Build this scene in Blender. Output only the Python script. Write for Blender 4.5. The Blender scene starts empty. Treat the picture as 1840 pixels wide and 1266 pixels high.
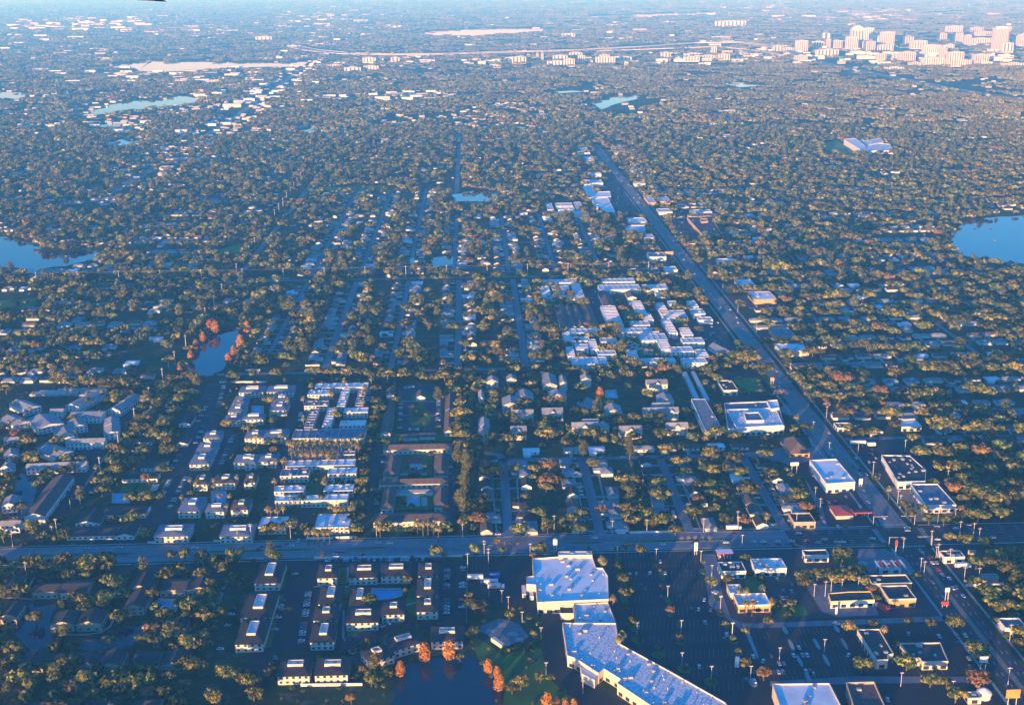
import bpy, math, random
import numpy as np
from mathutils import Vector
import time; _T0=time.time()
def tick(n): print('TICK',n,round(time.time()-_T0,1),flush=True)
random.seed(7); RS=np.random.RandomState(11)
# ------------------------------------------------------------------ camera, world, sun, exposure
FP=2152.; CH=400.; th=math.atan(663/FP); ps=math.radians(1.8); ro=math.atan(.010)
R0=Vector((math.cos(ps),-math.sin(ps),0)); Hd=Vector((math.sin(ps),math.cos(ps),0))
CF=math.cos(th)*Hd-math.sin(th)*Vector((0,0,1)); U0=math.sin(th)*Hd+math.cos(th)*Vector((0,0,1))
CR=math.cos(ro)*R0-math.sin(ro)*U0; CU=math.sin(ro)*R0+math.cos(ro)*U0
sc=bpy.context.scene; COL=sc.collection
cam_d=bpy.data.cameras.new('camera'); cam=bpy.data.objects.new('camera',cam_d); COL.objects.link(cam)
cam_d.lens=FP/1840*36; cam_d.sensor_width=36; cam_d.clip_start=1; cam_d.clip_end=200000
from mathutils import Matrix
cam.matrix_world=Matrix(((CR.x,CU.x,-CF.x,0),(CR.y,CU.y,-CF.y,0),(CR.z,CU.z,-CF.z,CH),(0,0,0,1)))
sc.camera=cam
SUN_EL=math.radians(4.7); SUN_AZ=math.radians(180+27)      # compass azimuth the light comes from (+Y is 0)
w=bpy.data.worlds.new('World'); sc.world=w; w.use_nodes=True
nt=w.node_tree; bg=nt.nodes['Background']; sky=nt.nodes.new('ShaderNodeTexSky'); sky.sky_type='NISHITA'
sky.sun_disc=False; sky.sun_elevation=SUN_EL; sky.sun_rotation=SUN_AZ; sky.altitude=400; sky.air_density=1.3; sky.ozone_density=3.0; sky.dust_density=1.0
tint=nt.nodes.new('ShaderNodeMix'); tint.data_type='RGBA'; tint.blend_type='MULTIPLY'; tint.inputs[0].default_value=1
nt.links.new(sky.outputs[0],tint.inputs[6])
wtc=nt.nodes.new('ShaderNodeTexCoord'); wsx=nt.nodes.new('ShaderNodeSeparateXYZ'); wra=nt.nodes.new('ShaderNodeValToRGB'); nt.links.new(wtc.outputs['Generated'],wsx.inputs[0]); nt.links.new(wsx.outputs[2],wra.inputs[0])
wre=wra.color_ramp.elements; wre[0].position=.0; wre[0].color=(3.3,1.85,1.7,1); wre[1].position=.28; wre[1].color=(.07,.74,1.72,1); wre=wra.color_ramp.elements.new(.10); wre.color=(.52,1.0,2.0,1)
nt.links.new(wra.outputs[0],tint.inputs[7])
nt.links.new(tint.outputs[2],bg.inputs[0]); bg.inputs[1].default_value=.15
sd=bpy.data.lights.new('sun','SUN'); sd.energy=4.0; sd.angle=math.radians(.5); sd.color=(1,.70,.37)
so=bpy.data.objects.new('sun',sd); COL.objects.link(so)
sv=Vector((math.sin(SUN_AZ)*math.cos(SUN_EL),math.cos(SUN_AZ)*math.cos(SUN_EL),math.sin(SUN_EL)))
so.rotation_euler=sv.to_track_quat('Z','Y').to_euler(); so.location=(-300,-300,380)
sc.view_settings.view_transform='Standard'; sc.view_settings.look='None'; sc.view_settings.gamma=1; sc.view_settings.exposure=1.6
cy=sc.cycles; cy.max_bounces=4; cy.diffuse_bounces=2; cy.glossy_bounces=2; cy.transmission_bounces=1; cy.volume_bounces=1
cy.use_denoising=True; cy.caustics_reflective=False; cy.caustics_refractive=False

# ------------------------------------------------------------------ helpers
def G(x,y,z=0.):
    d=CF+(x-920)/FP*CR+(633-y)/FP*CU; t=(z-CH)/d.z
    return (d.x*t,d.y*t)
def P(X,Y,Z=0.):
    v=Vector((X,Y,Z-CH)); a=v.dot(CF); return (920+FP*v.dot(CR)/a,633-FP*v.dot(CU)/a)
def ppm(X,Y): return FP/Vector((X,Y,-CH)).dot(CF)
def Z(s,ox,oy): return lambda x,y:(ox+x/s,oy+y/s)
Z1=Z(3.833,0,640);Z2=Z(3.957,440,640);Z3=Z(3.957,860,640);Z4=Z(3.407,1300,640)
Z5=Z(3.883,0,940);Z6=Z(3.883,440,940);Z7=Z(3.833,860,940);Z8=Z(3.286,1280,940)
ZC=Z(3.724,920,320);ZL=Z(3.724,0,320);ZM=Z(3.724,460,320);ZR=Z(3.724,1380,320)
ZD=Z(3.957,1380,0);ZT1=Z(3.957,0,0);ZT2=Z(3.957,460,0);ZT3=Z(3.957,920,0);ZF=Z(1,0,0)
# materials
MATS={}
def mat(name,c,c2=None,scale=.5,rough=.85,rnd=0.,bump=0,spec=.3,metal=0,detail=3,stretch=None,thr=(.35,.65)):
    if name in MATS: return MATS[name]
    m=bpy.data.materials.new(name); m.use_nodes=True; n=m.node_tree; b=n.nodes['Principled BSDF']
    b.inputs['Roughness'].default_value=rough; b.inputs['Specular IOR Level'].default_value=spec; b.inputs['Metallic'].default_value=metal
    c2=c2 or tuple(v*.72 for v in c)
    tc=n.nodes.new('ShaderNodeTexCoord'); mp=n.nodes.new('ShaderNodeMapping')
    if stretch: mp.inputs['Scale'].default_value=stretch
    n.links.new(tc.outputs['Object'],mp.inputs[0])
    no=n.nodes.new('ShaderNodeTexNoise'); no.inputs['Scale'].default_value=scale; no.inputs['Detail'].default_value=detail
    n.links.new(mp.outputs[0],no.inputs['Vector'])
    r=n.nodes.new('ShaderNodeValToRGB'); e=r.color_ramp.elements
    e[0].position,e[1].position=thr; e[0].color=(*c2,1); e[1].color=(*c,1)
    n.links.new(no.outputs[0],r.inputs[0]); out=r.outputs[0]
    if rnd:
        oi=n.nodes.new('ShaderNodeObjectInfo'); hs=n.nodes.new('ShaderNodeHueSaturation')
        a=n.nodes.new('ShaderNodeMath'); a.operation='MULTIPLY_ADD'; a.inputs[1].default_value=rnd; a.inputs[2].default_value=1-rnd/2
        n.links.new(oi.outputs['Random'],a.inputs[0]); n.links.new(a.outputs[0],hs.inputs['Value'])
        a2=n.nodes.new('ShaderNodeMath'); a2.operation='MULTIPLY_ADD'; a2.inputs[1].default_value=-rnd*.055; a2.inputs[2].default_value=.5+rnd*.030
        f=n.nodes.new('ShaderNodeMath'); f.operation='MULTIPLY'; f.inputs[1].default_value=7.13; f2=n.nodes.new('ShaderNodeMath'); f2.operation='FRACT'
        n.links.new(oi.outputs['Random'],f.inputs[0]); n.links.new(f.outputs[0],f2.inputs[0]); n.links.new(f2.outputs[0],a2.inputs[0])
        n.links.new(a2.outputs[0],hs.inputs['Hue']); n.links.new(out,hs.inputs['Color']); out=hs.outputs[0]
    n.links.new(out,b.inputs['Base Color'])
    if bump:
        bp=n.nodes.new('ShaderNodeBump'); bp.inputs['Strength'].default_value=bump; bp.inputs['Distance'].default_value=.3
        n.links.new(no.outputs[0],bp.inputs['Height']); n.links.new(bp.outputs[0],b.inputs['Normal'])
    MATS[name]=m; return m
OAK=mat('oak_leaves',(.33,.27,.05),(.035,.06,.014),.30,.85,rnd=.95,spec=.1,thr=(.42,.64))  # dark crown shade and golden highlights are put into the leaf noise
OAKF=mat('woodland_leaves',(.34,.27,.06),(.035,.06,.016),.22,.85,rnd=.95,spec=.1,thr=(.42,.64))  # noise contrast paints shaded crown bodies with small sunlit highlights
RUST=mat('rusty_cypress_needles',(.50,.22,.035),(.22,.09,.02),.4,.85,rnd=.35,spec=.1)
PINK=mat('bare_twigs',(.34,.21,.15),(.20,.12,.09),.5,.9,rnd=.4,spec=.1)
REDL=mat('reddish_leaves',(.28,.165,.05),(.13,.07,.028),.4,.85,rnd=.4,spec=.1)
PALM=mat('palm_fronds',(.42,.33,.10),(.20,.18,.05),.6,.7,rnd=.4)
PINE=mat('pine_needles',(.12,.12,.035),(.05,.065,.02),.4,.85,rnd=.5,spec=.1)
LIME=mat('lime_leaves',(.22,.24,.03),(.10,.13,.02),.4,.85,rnd=.3)
BARK=mat('bark',(.16,.12,.09),(.07,.05,.04),2,.95)
ASPH=mat('asphalt',(.050,.053,.060),(.036,.038,.044),.06,.9,detail=6)
ASPN=mat('fresh_asphalt',(.030,.030,.034),(.018,.019,.023),.04,.85,detail=6)
ROAD=mat('worn_road',(.23,.23,.24),(.13,.13,.15),.03,.85,detail=7,stretch=(.3,3,1))
ROAN=mat('worn_street',(.20,.20,.21),(.13,.13,.145),.05,.85,detail=7,stretch=(3,.3,1))
CONC=mat('concrete',(.36,.35,.33),(.24,.24,.23),.3,.9,detail=5)
SAND=mat('bare_sandy_ground',(.30,.26,.20),(.18,.165,.13),.06,.95,detail=6)
PAINT=mat('road_paint',(.55,.55,.53),(.25,.25,.24),.8,.8); BAYP=mat('faded_bay_paint',(.30,.30,.30),(.07,.07,.075),.15,.9)
YEL=mat('yellow_paint',(.55,.40,.10),(.30,.22,.07),.8,.8)
LAWN=mat('lawn',(.065,.165,.025),(.040,.095,.018),.05,.95,detail=7)
WHT=mat('white_membrane_roof',(.80,.79,.77),(.60,.60,.59),.10,.7,detail=7,thr=(.3,.6))
WHM=mat('mottled_white_roof',(.72,.71,.70),(.38,.38,.40),.85,.8,detail=10,thr=(.38,.56),stretch=(1,.55,1))
BLU=mat('blue_grey_roof',(.17,.21,.26),(.11,.14,.18),.25,.85,detail=6)
GRY=mat('grey_shingles',(.27,.28,.29),(.18,.19,.20),.3,.9,detail=6,rnd=.3)
BRN=mat('brown_shingles',(.15,.105,.085),(.085,.06,.05),.3,.9,detail=7,rnd=.2)
BLK=mat('dark_shingles',(.055,.045,.042),(.032,.028,.028),.3,.9,detail=6,rnd=.2)
DFL=mat('dark_flat_roof',(.05,.05,.055),(.03,.03,.035),.2,.8,detail=6)
REDR=mat('red_roof',(.42,.06,.05),(.30,.045,.04),.4,.6)
CRM=mat('cream_wall',(.62,.56,.46),(.50,.45,.37),.2,.85)
WWL=mat('white_wall',(.74,.71,.66),(.58,.56,.52),.2,.8)
TAN=mat('tan_wall',(.46,.36,.25),(.36,.28,.20),.2,.85)
ORW=mat('orange_and_sunlit_wall',(.62,.36,.15),(.50,.28,.12),.2,.8)  # real orange walls, plus fronts whose orange sunlight is in the colour
GRW=mat('grey_wall',(.34,.35,.37),(.26,.27,.29),.2,.85)
YLW=mat('yellow_fascia',(.80,.58,.10),(.66,.46,.08),.3,.6)
REDP=mat('red_fascia',(.60,.05,.04),(.48,.04,.03),.3,.5)
BLUP=mat('blue_fascia',(.04,.12,.45),(.03,.09,.35),.3,.5)
MET=mat('galvanised_metal',(.45,.45,.44),(.32,.32,.32),.5,.5,metal=.3)
POL=mat('pale_pole',(.62,.57,.50),(.45,.41,.36),.5,.7)
GLS=mat('window_glass',(.035,.05,.07),(.02,.03,.045),.3,.12,spec=.6)
POOL=mat('pool_water',(.03,.30,.55),(.02,.24,.48),.3,.1)
DECK=mat('pool_deck',(.50,.42,.34),(.38,.32,.26),.4,.9)
COURT=mat('red_court',(.24,.07,.05),(.18,.05,.04),.3,.9)
COURB=mat('grey_court',(.20,.20,.21),(.14,.14,.15),.3,.9)
TWR=mat('tower_cladding',(.66,.56,.50),(.54,.46,.41),.05,.6,rnd=.35)
TWG=mat('tower_glass',(.10,.13,.17),(.06,.08,.11),.05,.25,spec=.6)
CARM=[mat('car_paint_'+n,c,rough=.3,spec=.5) for n,c in dict(white=(.75,.75,.75),silver=(.42,.44,.46),black=(.02,.02,.025),grey=(.12,.13,.14),blue=(.05,.10,.22),red=(.42,.02,.02)).items()]
CARN=['white','silver','black','grey','blue','red']
TYRE=mat('tyre_rubber',(.02,.02,.02))
def water_mat():
    m=bpy.data.materials.new('lake_water'); m.use_nodes=True; n=m.node_tree; b=n.nodes['Principled BSDF']
    b.inputs['Base Color'].default_value=(.006,.022,.040,1); b.inputs['Roughness'].default_value=.04; b.inputs['IOR'].default_value=1.33
    tc=n.nodes.new('ShaderNodeTexCoord'); no=n.nodes.new('ShaderNodeTexNoise'); no.inputs['Scale'].default_value=.25; bp=n.nodes.new('ShaderNodeBump'); bp.inputs['Strength'].default_value=.04
    n.links.new(tc.outputs['Object'],no.inputs['Vector']); n.links.new(no.outputs[0],bp.inputs['Height']); n.links.new(bp.outputs[0],b.inputs['Normal'])
    return m
WAT=water_mat()
def ground_mat():
    m=bpy.data.materials.new('suburban_ground'); m.use_nodes=True; n=m.node_tree; b=n.nodes['Principled BSDF']; b.inputs['Roughness'].default_value=.95; b.inputs['Specular IOR Level'].default_value=.1
    tc=n.nodes.new('ShaderNodeTexCoord')
    def noise(s,d=6):
        q=n.nodes.new('ShaderNodeTexNoise'); q.inputs['Scale'].default_value=s; q.inputs['Detail'].default_value=d; n.links.new(tc.outputs['Object'],q.inputs['Vector']); return q
    def ramp(src,p0,c0,p1,c1):
        r=n.nodes.new('ShaderNodeValToRGB'); e=r.color_ramp.elements; e[0].position=p0; e[0].color=(*c0,1); e[1].position=p1; e[1].color=(*c1,1); n.links.new(src.outputs[0],r.inputs[0]); return r
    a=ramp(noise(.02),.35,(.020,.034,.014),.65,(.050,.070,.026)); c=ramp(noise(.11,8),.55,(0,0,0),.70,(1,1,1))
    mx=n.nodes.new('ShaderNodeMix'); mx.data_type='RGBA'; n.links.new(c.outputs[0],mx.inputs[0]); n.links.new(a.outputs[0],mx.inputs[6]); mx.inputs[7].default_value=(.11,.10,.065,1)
    n.links.new(mx.outputs[2],b.inputs['Base Color']); return m
GROUND=ground_mat()
# mesh builder
class MB:
    def __init__(s): s.v=[];s.f=[];s.m=[];s.mats=[]
    def mi(s,m):
        if m not in s.mats: s.mats.append(m)
        return s.mats.index(m)
    def face(s,pts,m):
        i=len(s.v); s.v+=[tuple(p) for p in pts]; s.f.append(tuple(range(i,i+len(pts)))); s.m.append(s.mi(m)); return s
    def box(s,x0,x1,y0,y1,z0,z1,m,top=None,bottom=True):
        c=[(x0,y0),(x1,y0),(x1,y1),(x0,y1)]
        for i in range(4):
            a,b=c[i],c[(i+1)%4]; s.face([(*a,z0),(*b,z0),(*b,z1),(*a,z1)],m)
        s.face([(*p,z1) for p in c],top or m)
        if bottom: s.face([(*p,z0) for p in c[::-1]],m)
        return s
    def prism(s,poly,z0,z1,m,top=None,cap=True):
        n=len(poly)
        for i in range(n):
            a,b=poly[i],poly[(i+1)%n]; s.face([(*a,z0),(*b,z0),(*b,z1),(*a,z1)],m)
        if cap: s.face([(*p,z1) for p in poly],top or m)
        return s
    def cone(s,x,y,z0,z1,r0,r1,m,n=7,dx=0,dy=0,cap=True):
        A=[(x+r0*math.cos(2*math.pi*i/n),y+r0*math.sin(2*math.pi*i/n),z0) for i in range(n)]
        B=[(x+dx+r1*math.cos(2*math.pi*i/n),y+dy+r1*math.sin(2*math.pi*i/n),z1) for i in range(n)]
        for i in range(n): j=(i+1)%n; s.face([A[i],A[j],B[j],B[i]],m)
        if cap: s.face(B,m)
        return s
    def mesh(s,name):
        me=bpy.data.meshes.new(name); me.from_pydata(s.v,[],s.f)
        for m in s.mats: me.materials.append(m)
        me.polygons.foreach_set('material_index',s.m); me.update(); return me
def obj(name,data,parent=None,loc=(0,0,0),rz=0,scl=1):
    if isinstance(data,MB): data=data.mesh(name)
    o=bpy.data.objects.new(name,data); COL.objects.link(o); o.location=loc; o.rotation_euler=(0,0,rz)
    o.scale=scl if hasattr(scl,'__len__') else (scl,)*3
    if parent: o.parent=parent
    return o
def struct(name,data,kind='structure',loc=(0,0,0)):
    o=obj(name,data,loc=loc); o['kind']=kind; return o
REG=[]   # (object, description, category, group) to be given a singling-out label at the end
def thing(name,loc,rz=0,desc=None,cat=None,group=None,label=None,scl=1,data=None):
    o=obj(name,data,loc=loc,rz=rz,scl=scl); o['category']=cat or name.replace('_',' ')
    if group: o['group']=group
    if label: o['label']=label
    else: REG.append((o,desc))
    return o
def sarea(p): return sum(p[i][0]*p[(i+1)%len(p)][1]-p[(i+1)%len(p)][0]*p[i][1] for i in range(len(p)))/2
def ccw(p): return p if sarea(p)>0 else p[::-1]
def offset(poly,d):
    n=len(poly); out=[]
    for i in range(n):
        p0,p1,p2=[Vector(poly[k%n]) for k in (i-1,i,i+1)]
        a=(p1-p0).normalized(); b=(p2-p1).normalized(); na=Vector((a.y,-a.x)); nb=Vector((b.y,-b.x)); m=(na+nb)
        m=m.normalized() if m.length>1e-6 else na; k=d/max(.4,m.dot(na)); out.append((p1.x+m.x*k,p1.y+m.y*k))
    return out
def inpoly(px,py,poly):
    r=np.zeros(np.shape(px),bool); n=len(poly)
    for i in range(n):
        x0,y0=poly[i]; x1,y1=poly[(i+1)%n]
        if y0==y1: continue
        c=((y0>py)!=(y1>py))&(px<(x1-x0)*(py-y0)/(y1-y0)+x0); r^=c
    return r
# occupancy raster (2 m cells)
OX0,OY0,OC=-1600,450,2.; ONX,ONY=1650,1500
OCC=np.zeros((ONY,ONX),np.uint8)   # 1 water 2 road/lot 3 building 4 keep clear lawn
gx=(np.arange(ONX)+.5)*OC+OX0; gy=(np.arange(ONY)+.5)*OC+OY0; GX,GY=np.meshgrid(gx,gy)
def mark(poly,v,grow=0):
    p=offset(ccw(poly),grow) if grow else poly
    xs=[q[0] for q in p]; ys=[q[1] for q in p]
    i0,i1=int((min(xs)-OX0)/OC)-1,int((max(xs)-OX0)/OC)+2; j0,j1=int((min(ys)-OY0)/OC)-1,int((max(ys)-OY0)/OC)+2
    i0,i1=max(0,i0),min(ONX,i1); j0,j1=max(0,j0),min(ONY,j1)
    if i0>=i1 or j0>=j1: return
    s=OCC[j0:j1,i0:i1]; s[inpoly(GX[j0:j1,i0:i1],GY[j0:j1,i0:i1],p)]=v
def occ(x,y):
    i,j=int((x-OX0)/OC),int((y-OY0)/OC)
    return OCC[j,i] if 0<=i<ONX and 0<=j<ONY else 0
def occ_any(x,y,r,vals=None):
    i0,i1=max(0,int((x-r-OX0)/OC)),int((x+r-OX0)/OC)+1; j0,j1=max(0,int((y-r-OY0)/OC)),int((y+r-OY0)/OC)+1
    s=OCC[j0:j1,i0:i1]
    return bool(np.isin(s,vals).any()) if vals else bool(s.any())
def line_poly(pts,wd):
    L=[];Rr=[];n=len(pts)
    for i in range(n):
        a=Vector(pts[max(0,i-1)]); b=Vector(pts[min(n-1,i+1)]); t=(b-a).normalized(); nn=Vector((-t.y,t.x))*wd/2
        p=Vector(pts[i]); L.append(tuple(p+nn)); Rr.append(tuple(p-nn))
    return L,Rr
def strip(mb,pts,wd,z,m,v=2,grow=1.5):
    L,Rr=line_poly(pts,wd)
    for i in range(len(pts)-1):
        q=[Rr[i],Rr[i+1],L[i+1],L[i]]
        if sarea(q)<0: q=q[::-1]
        mb.face([(*p,z) for p in q],m)
    if v:
        L,Rr=line_poly(pts,wd+2*grow)
        for i in range(len(pts)-1): mark([Rr[i],Rr[i+1],L[i+1],L[i]],v)
def flat(mb,poly,z,m,v=2,grow=0):
    mb.face([(*p,z) for p in ccw(poly)],m)
    if v: mark(poly,v,grow)
def PX(zf,pts,z=0): return [G(*zf(*p),z) for p in pts]
def rectpx(zf,xl,xr,yb,yt,h=0):
    a=zf(xl,yb); b=zf(xr,yb); c=zf((xl+xr)/2,yb); d=zf((xl+xr)/2,yt)
    X0=G(*a,h)[0]; X1=G(*b,h)[0]; Y0=G(*c,h)[1]; Y1=G(*d,h)[1]
    return X0,X1,Y0,Y1
def rp(X0,X1,Y0,Y1): return [(X0,Y0),(X1,Y0),(X1,Y1),(X0,Y1)]

# ------------------------------------------------------------------ ground
g=MB(); S=60000
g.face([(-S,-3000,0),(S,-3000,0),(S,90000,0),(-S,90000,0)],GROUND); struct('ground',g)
hz=MB(); hz.box(-61000,61000,-4000,91000,-1,425,None); hm=bpy.data.materials.new('haze'); hm.use_nodes=True
hm.node_tree.nodes.remove(hm.node_tree.nodes['Principled BSDF']); pv=hm.node_tree.nodes.new('ShaderNodeVolumePrincipled')
pv.inputs['Color'].default_value=(.11,.48,1,1); pv.inputs['Absorption Color'].default_value=(1,1,1,1)
pv.inputs['Density'].default_value=1.12e-4; pv.inputs['Anisotropy'].default_value=0.
hm.node_tree.links.new(pv.outputs[0],hm.node_tree.nodes['Material Output'].inputs['Volume'])
hz.mats=[hm]; hz.m=[0]*len(hz.f); struct('haze',hz,'stuff')

# ------------------------------------------------------------------ water
def lake(name,pts,zf=ZF,z=.06,jit=0):
    p=PX(zf,pts); q=[]
    n=len(p)
    for i in range(n):
        a=Vector(p[i]); b=Vector(p[(i+1)%n]); L=(b-a).length; k=max(1,min(14,int(L/(9 if a.y<4000 else 60))))
        nn=Vector((-(b-a).y,(b-a).x)).normalized() if L>0 else Vector((0,0))
        for t in range(k): 
            j=0 if t==0 else RS.uniform(-1,1)*min(L*.09,4 if a.y<4000 else 25)*jit
            q.append(tuple(a.lerp(b,t/k)+nn*j))
    p=ccw(q); mark(p,1,1)
    mb=MB(); mb.face([(*r,z) for r in p],WAT); o=struct(name,mb); LAKES.append(p); return o
LAKES=[]
lake('lake',[(-60,415),(0,425),(30,430),(60,440),(85,452),(120,456),(150,447),(188,452),(185,462),(150,470),(120,478),(60,484),(20,480),(-60,478)],jit=1)
lake('lake',[(335,672),(350,640),(372,607),(395,592),(425,592),(425,610),(412,640),(400,665),(375,676)],jit=1)
lake('lake',[(1712,410),(1740,396),(1790,390),(1920,384),(1920,482),(1840,474),(1800,470),(1750,465),(1715,452),(1708,430)],jit=1)
lake('lake',[(140,208),(165,203),(195,188),(240,182),(300,178),(310,172),(360,178),(330,188),(250,197),(200,203),(160,208)],z=.1,jit=1)
lake('lake',[(150,122),(250,113),(275,106),(300,112),(380,112),(560,112),(560,119),(420,122),(290,130),(250,128),(240,122)],z=.2,jit=1)
lake('lake',[(-40,166),(42,167),(45,172),(60,178),(-40,175)],z=.1,jit=1)
lake('lake',[(728,62),(800,54),(900,50),(1000,52),(970,57),(850,66)],z=.4)
lake('lake',[(1040,31),(1150,26),(1265,22),(1270,26),(1160,32)],z=.6)
lake('lake',[(1066,182),(1095,180),(1098,172),(1130,172),(1152,168),(1145,178),(1110,186),(1080,197),(1072,190)],z=.1,jit=1)
lake('lake',[(812,350),(850,343),(895,345),(898,355),(880,362),(820,362)],jit=1)
lake('pond',[(775,465),(790,460),(815,462),(818,475),(776,480)],jit=1)
lake('pond',[(736,465),(744,463),(746,474),(738,474)])
lake('pond',[(690,1300),(708,1235),(735,1195),(760,1182),(800,1174),(840,1176),(868,1188),(890,1212),(905,1240),(900,1300)],jit=.6)
lake('pond',[(1122,617),(1130,612),(1142,616),(1155,625),(1174,628),(1172,633),(1135,632)])
lake('pond',[(540,235),(560,231),(566,238),(545,240)],z=.1); lake('pond',[(930,228),(985,232),(980,236),(935,232)],z=.1)
lake('pond',[(1300,152),(1340,148),(1372,154),(1330,157)],z=.2); lake('pond',[(698,316),(740,314),(742,319),(700,320)],z=.05)
lake('pond',[(198,258),(215,251),(265,250),(258,257),(205,262)],z=.1); lake('pond',[(178,225),(220,221),(215,228),(170,229)],z=.1)
lake('pond',[(996,165),(1030,163),(1050,165),(1000,168)],z=.2)
lake('canal',[(18,905),(36,850),(62,848),(66,880),(55,918),(40,960),(15,960)])
lake('canal',PX and [(104,768),(118,742),(120,752),(112,765),(98,785),(78,812),(62,805),(90,790)])
lake('pond',[(1036,725),(1045,712),(1062,715),(1076,722),(1062,735),(1048,736)])
lake('pond',[Z5(*p) for p in [(90,640),(110,590),(200,555),(400,555),(360,640),(350,700),(370,790),(380,880),(220,890),(100,760)]],jit=.4)
lake('pond',[Z5(*p) for p in [(800,770),(1000,690),(1080,720),(940,790),(930,860),(700,880),(560,880),(570,800)]],jit=.4)
for q in [[(30,31),(150,24),(300,17),(180,21)],[(500,26),(605,22),(600,25),(520,28)],[(430,3),(590,-2),(590,1),(450,6)],[(600,5),(700,0),(700,2),(610,6)],[(60,38),(130,33),(90,36)]]:
    lake('river',q,z=1.5)

# ------------------------------------------------------------------ roads, lots, paths
roads=MB(); lots=MB(); pav=MB(); marks=MB(); lawns=MB()
EY0,EY1=798,825; EYc=(EY0+EY1)/2
strip(roads,[(-900,EYc),(1500,EYc)],EY1-EY0,.030,ROAD,grow=3)
# darker repaved junction area
flat(roads,rp(232,480,EY0+.3,EY1-.3),.036,ASPH)
NXc=318.
strip(roads,[(NXc,480),(NXc,EY0)],21,.030,ASPH,grow=3); strip(roads,[(NXc,EY1),(NXc-2,3100)],19,.030,ROAN,grow=3)
flat(roads,rp(NXc-2.5,NXc+2.5,EY1+30,3100),.040,mat('median_lane',(.24,.20,.15),(.17,.15,.12),.2,.9))
flat(roads,rp(NXc-1.8,NXc+1.8,480,EY0-30),.040,MATS['median_lane'])
# medians on the east-west road
for x0,x1 in [(-330,-250),(-205,-120),(-100,-66),(-18,10),(60,95),(105,190)]:
    p=[(x0,EYc),(x0+8,EYc-1.6),(x1-8,EYc-1.6),(x1,EYc),(x1-8,EYc+1.6),(x0+8,EYc+1.6)]; mm=MB(); mm.prism(p,.03,.16,CONC,LAWN)
    struct('median',mm); mark(p,4)
# lane marks
for yy in (EY0+3.6,EY0+7.2,EY1-3.6,EY1-7.2):
    x=-600
    while x<700:
        if not (NXc-14<x<NXc+14): flat(marks,rp(x,x+3.4,yy-.22,yy+.22),.046,PAINT,0)
        x+=12
for yy in (EYc-2,EYc+2): flat(marks,rp(-600,NXc-22,yy-.1,yy+.1),.046,YEL,0); flat(marks,rp(NXc+22,800,yy-.1,yy+.1),.046,YEL,0)
for yy in (EY0+.6,EY1-.6): flat(marks,rp(-600,NXc-22,yy-.1,yy+.1),.046,PAINT,0)
for xx in (NXc-8.2,NXc-4.8,NXc+4.8,NXc+8.2):
    y=500
    while y<2300:
        if not (EY0-16<y<EY1+14): flat(marks,rp(xx-.2,xx+.2,y,y+3.4),.046,PAINT,0)
        y+=12
for s in (-1,1):   # stop lines and crosswalks
    xx=NXc+s*16; flat(marks,rp(xx-.15,xx+.15,EY0+1,EY1-1),.046,PAINT,0); flat(marks,rp(xx+s*3-.15,xx+s*3+.15,EY0+1,EY1-1),.046,PAINT,0)
    y=EY0+2
    while y<EY1-2: flat(marks,rp(min(xx,xx+s*3)+.3,max(xx,xx+s*3)-.3,y,y+.6),.050,PAINT,0); y+=1.8
    yy=(EY1+5) if s>0 else (EY0-5)
    x=NXc-10
    while x<NXc+10: flat(marks,rp(x,x+.6,yy-1.5,yy+1.5),.050,PAINT,0); x+=1.8
for xx in (NXc-24,NXc-27.5,NXc-31,NXc-34.5): pass
# sidewalks
for yy in (EY0-3.2,EY1+3.2): strip(pav,[(-700,yy),(NXc-18,yy)],1.6,.024,CONC,0); strip(pav,[(NXc+18,yy),(1000,yy)],1.6,.024,CONC,0)
for xx in (NXc-15,NXc+15): strip(pav,[(xx,500),(xx,EY0-8)],1.8,.026,CONC,0); strip(pav,[(xx,EY1+8),(xx,2400)],1.8,.026,CONC,0)
kerb=MB()
for yy in (EY0-.15,EY1+.15): kerb.box(-600,NXc-20,yy-.12,yy+.12,0,.15,CONC)
struct('kerb',kerb)
STREETS=[]
def street(pts,wd=7,m=ROAN,houses=None,z=.027,sw=True):
    strip(roads,pts,wd,z,m,grow=1.5); STREETS.append((pts,wd,houses))
def NS(x,y0,y1,wd=6.5,h='both',x1=None): street([(x,y0),(x if x1 is None else x1,y1)],wd,houses=h)
def EW(y,x0,x1,wd=6.5,h='both',y1=None): street([(x0,y),(x1,y if y1 is None else y1)],wd,houses=h)
# lower subdivision
for x in (22,91.5,160,233): NS(x,EY1,976,7.5); 
EW(977,15,250,8,'north')
street([(22,976),(19,990),(5,996)],7)
# middle subdivision
NS(-166,1236,1650,8); NS(-93,1236,1650,6.5); NS(-20,1236,1650,8,'both',-22); NS(54,1236,1650,8)
EW(1664,-560,300,6.5,None); EW(1238,-300,90,7,None)
NS(-235,1300,1650,5.5,'both')
# north of the power line road
for x in (-235,-165,-95,-30,50,118,185): NS(x,1690,2150 if x>-60 else 2450,6.5)
EW(1900,-260,240,6); EW(2130,-260,290,6); EW(2380,-300,280,6)
NS(-340,1690,2900,9,None); NS(-33,2250,8200,9,None)
# east side
for y,x0,x1 in [(1010,335,900),(1078,335,760),(1150,335,900),(1235,335,640),(1310,360,900),(1390,335,620),(1470,350,950),(1560,335,800),(1650,335,1000),(1740,380,800),(1850,335,900),(1950,400,1000),(2080,335,900),(2200,360,1100),(2350,335,1000)]: EW(y,x0,x1,6.5)
for x,y0,y1 in [(420,1390,1560),(560,1235,1470),(640,1010,1150),(480,1650,1950),(700,1470,1850),(600,1850,2350),(800,1950,2350)]: NS(x,y0,y1,6.5,None)
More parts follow.
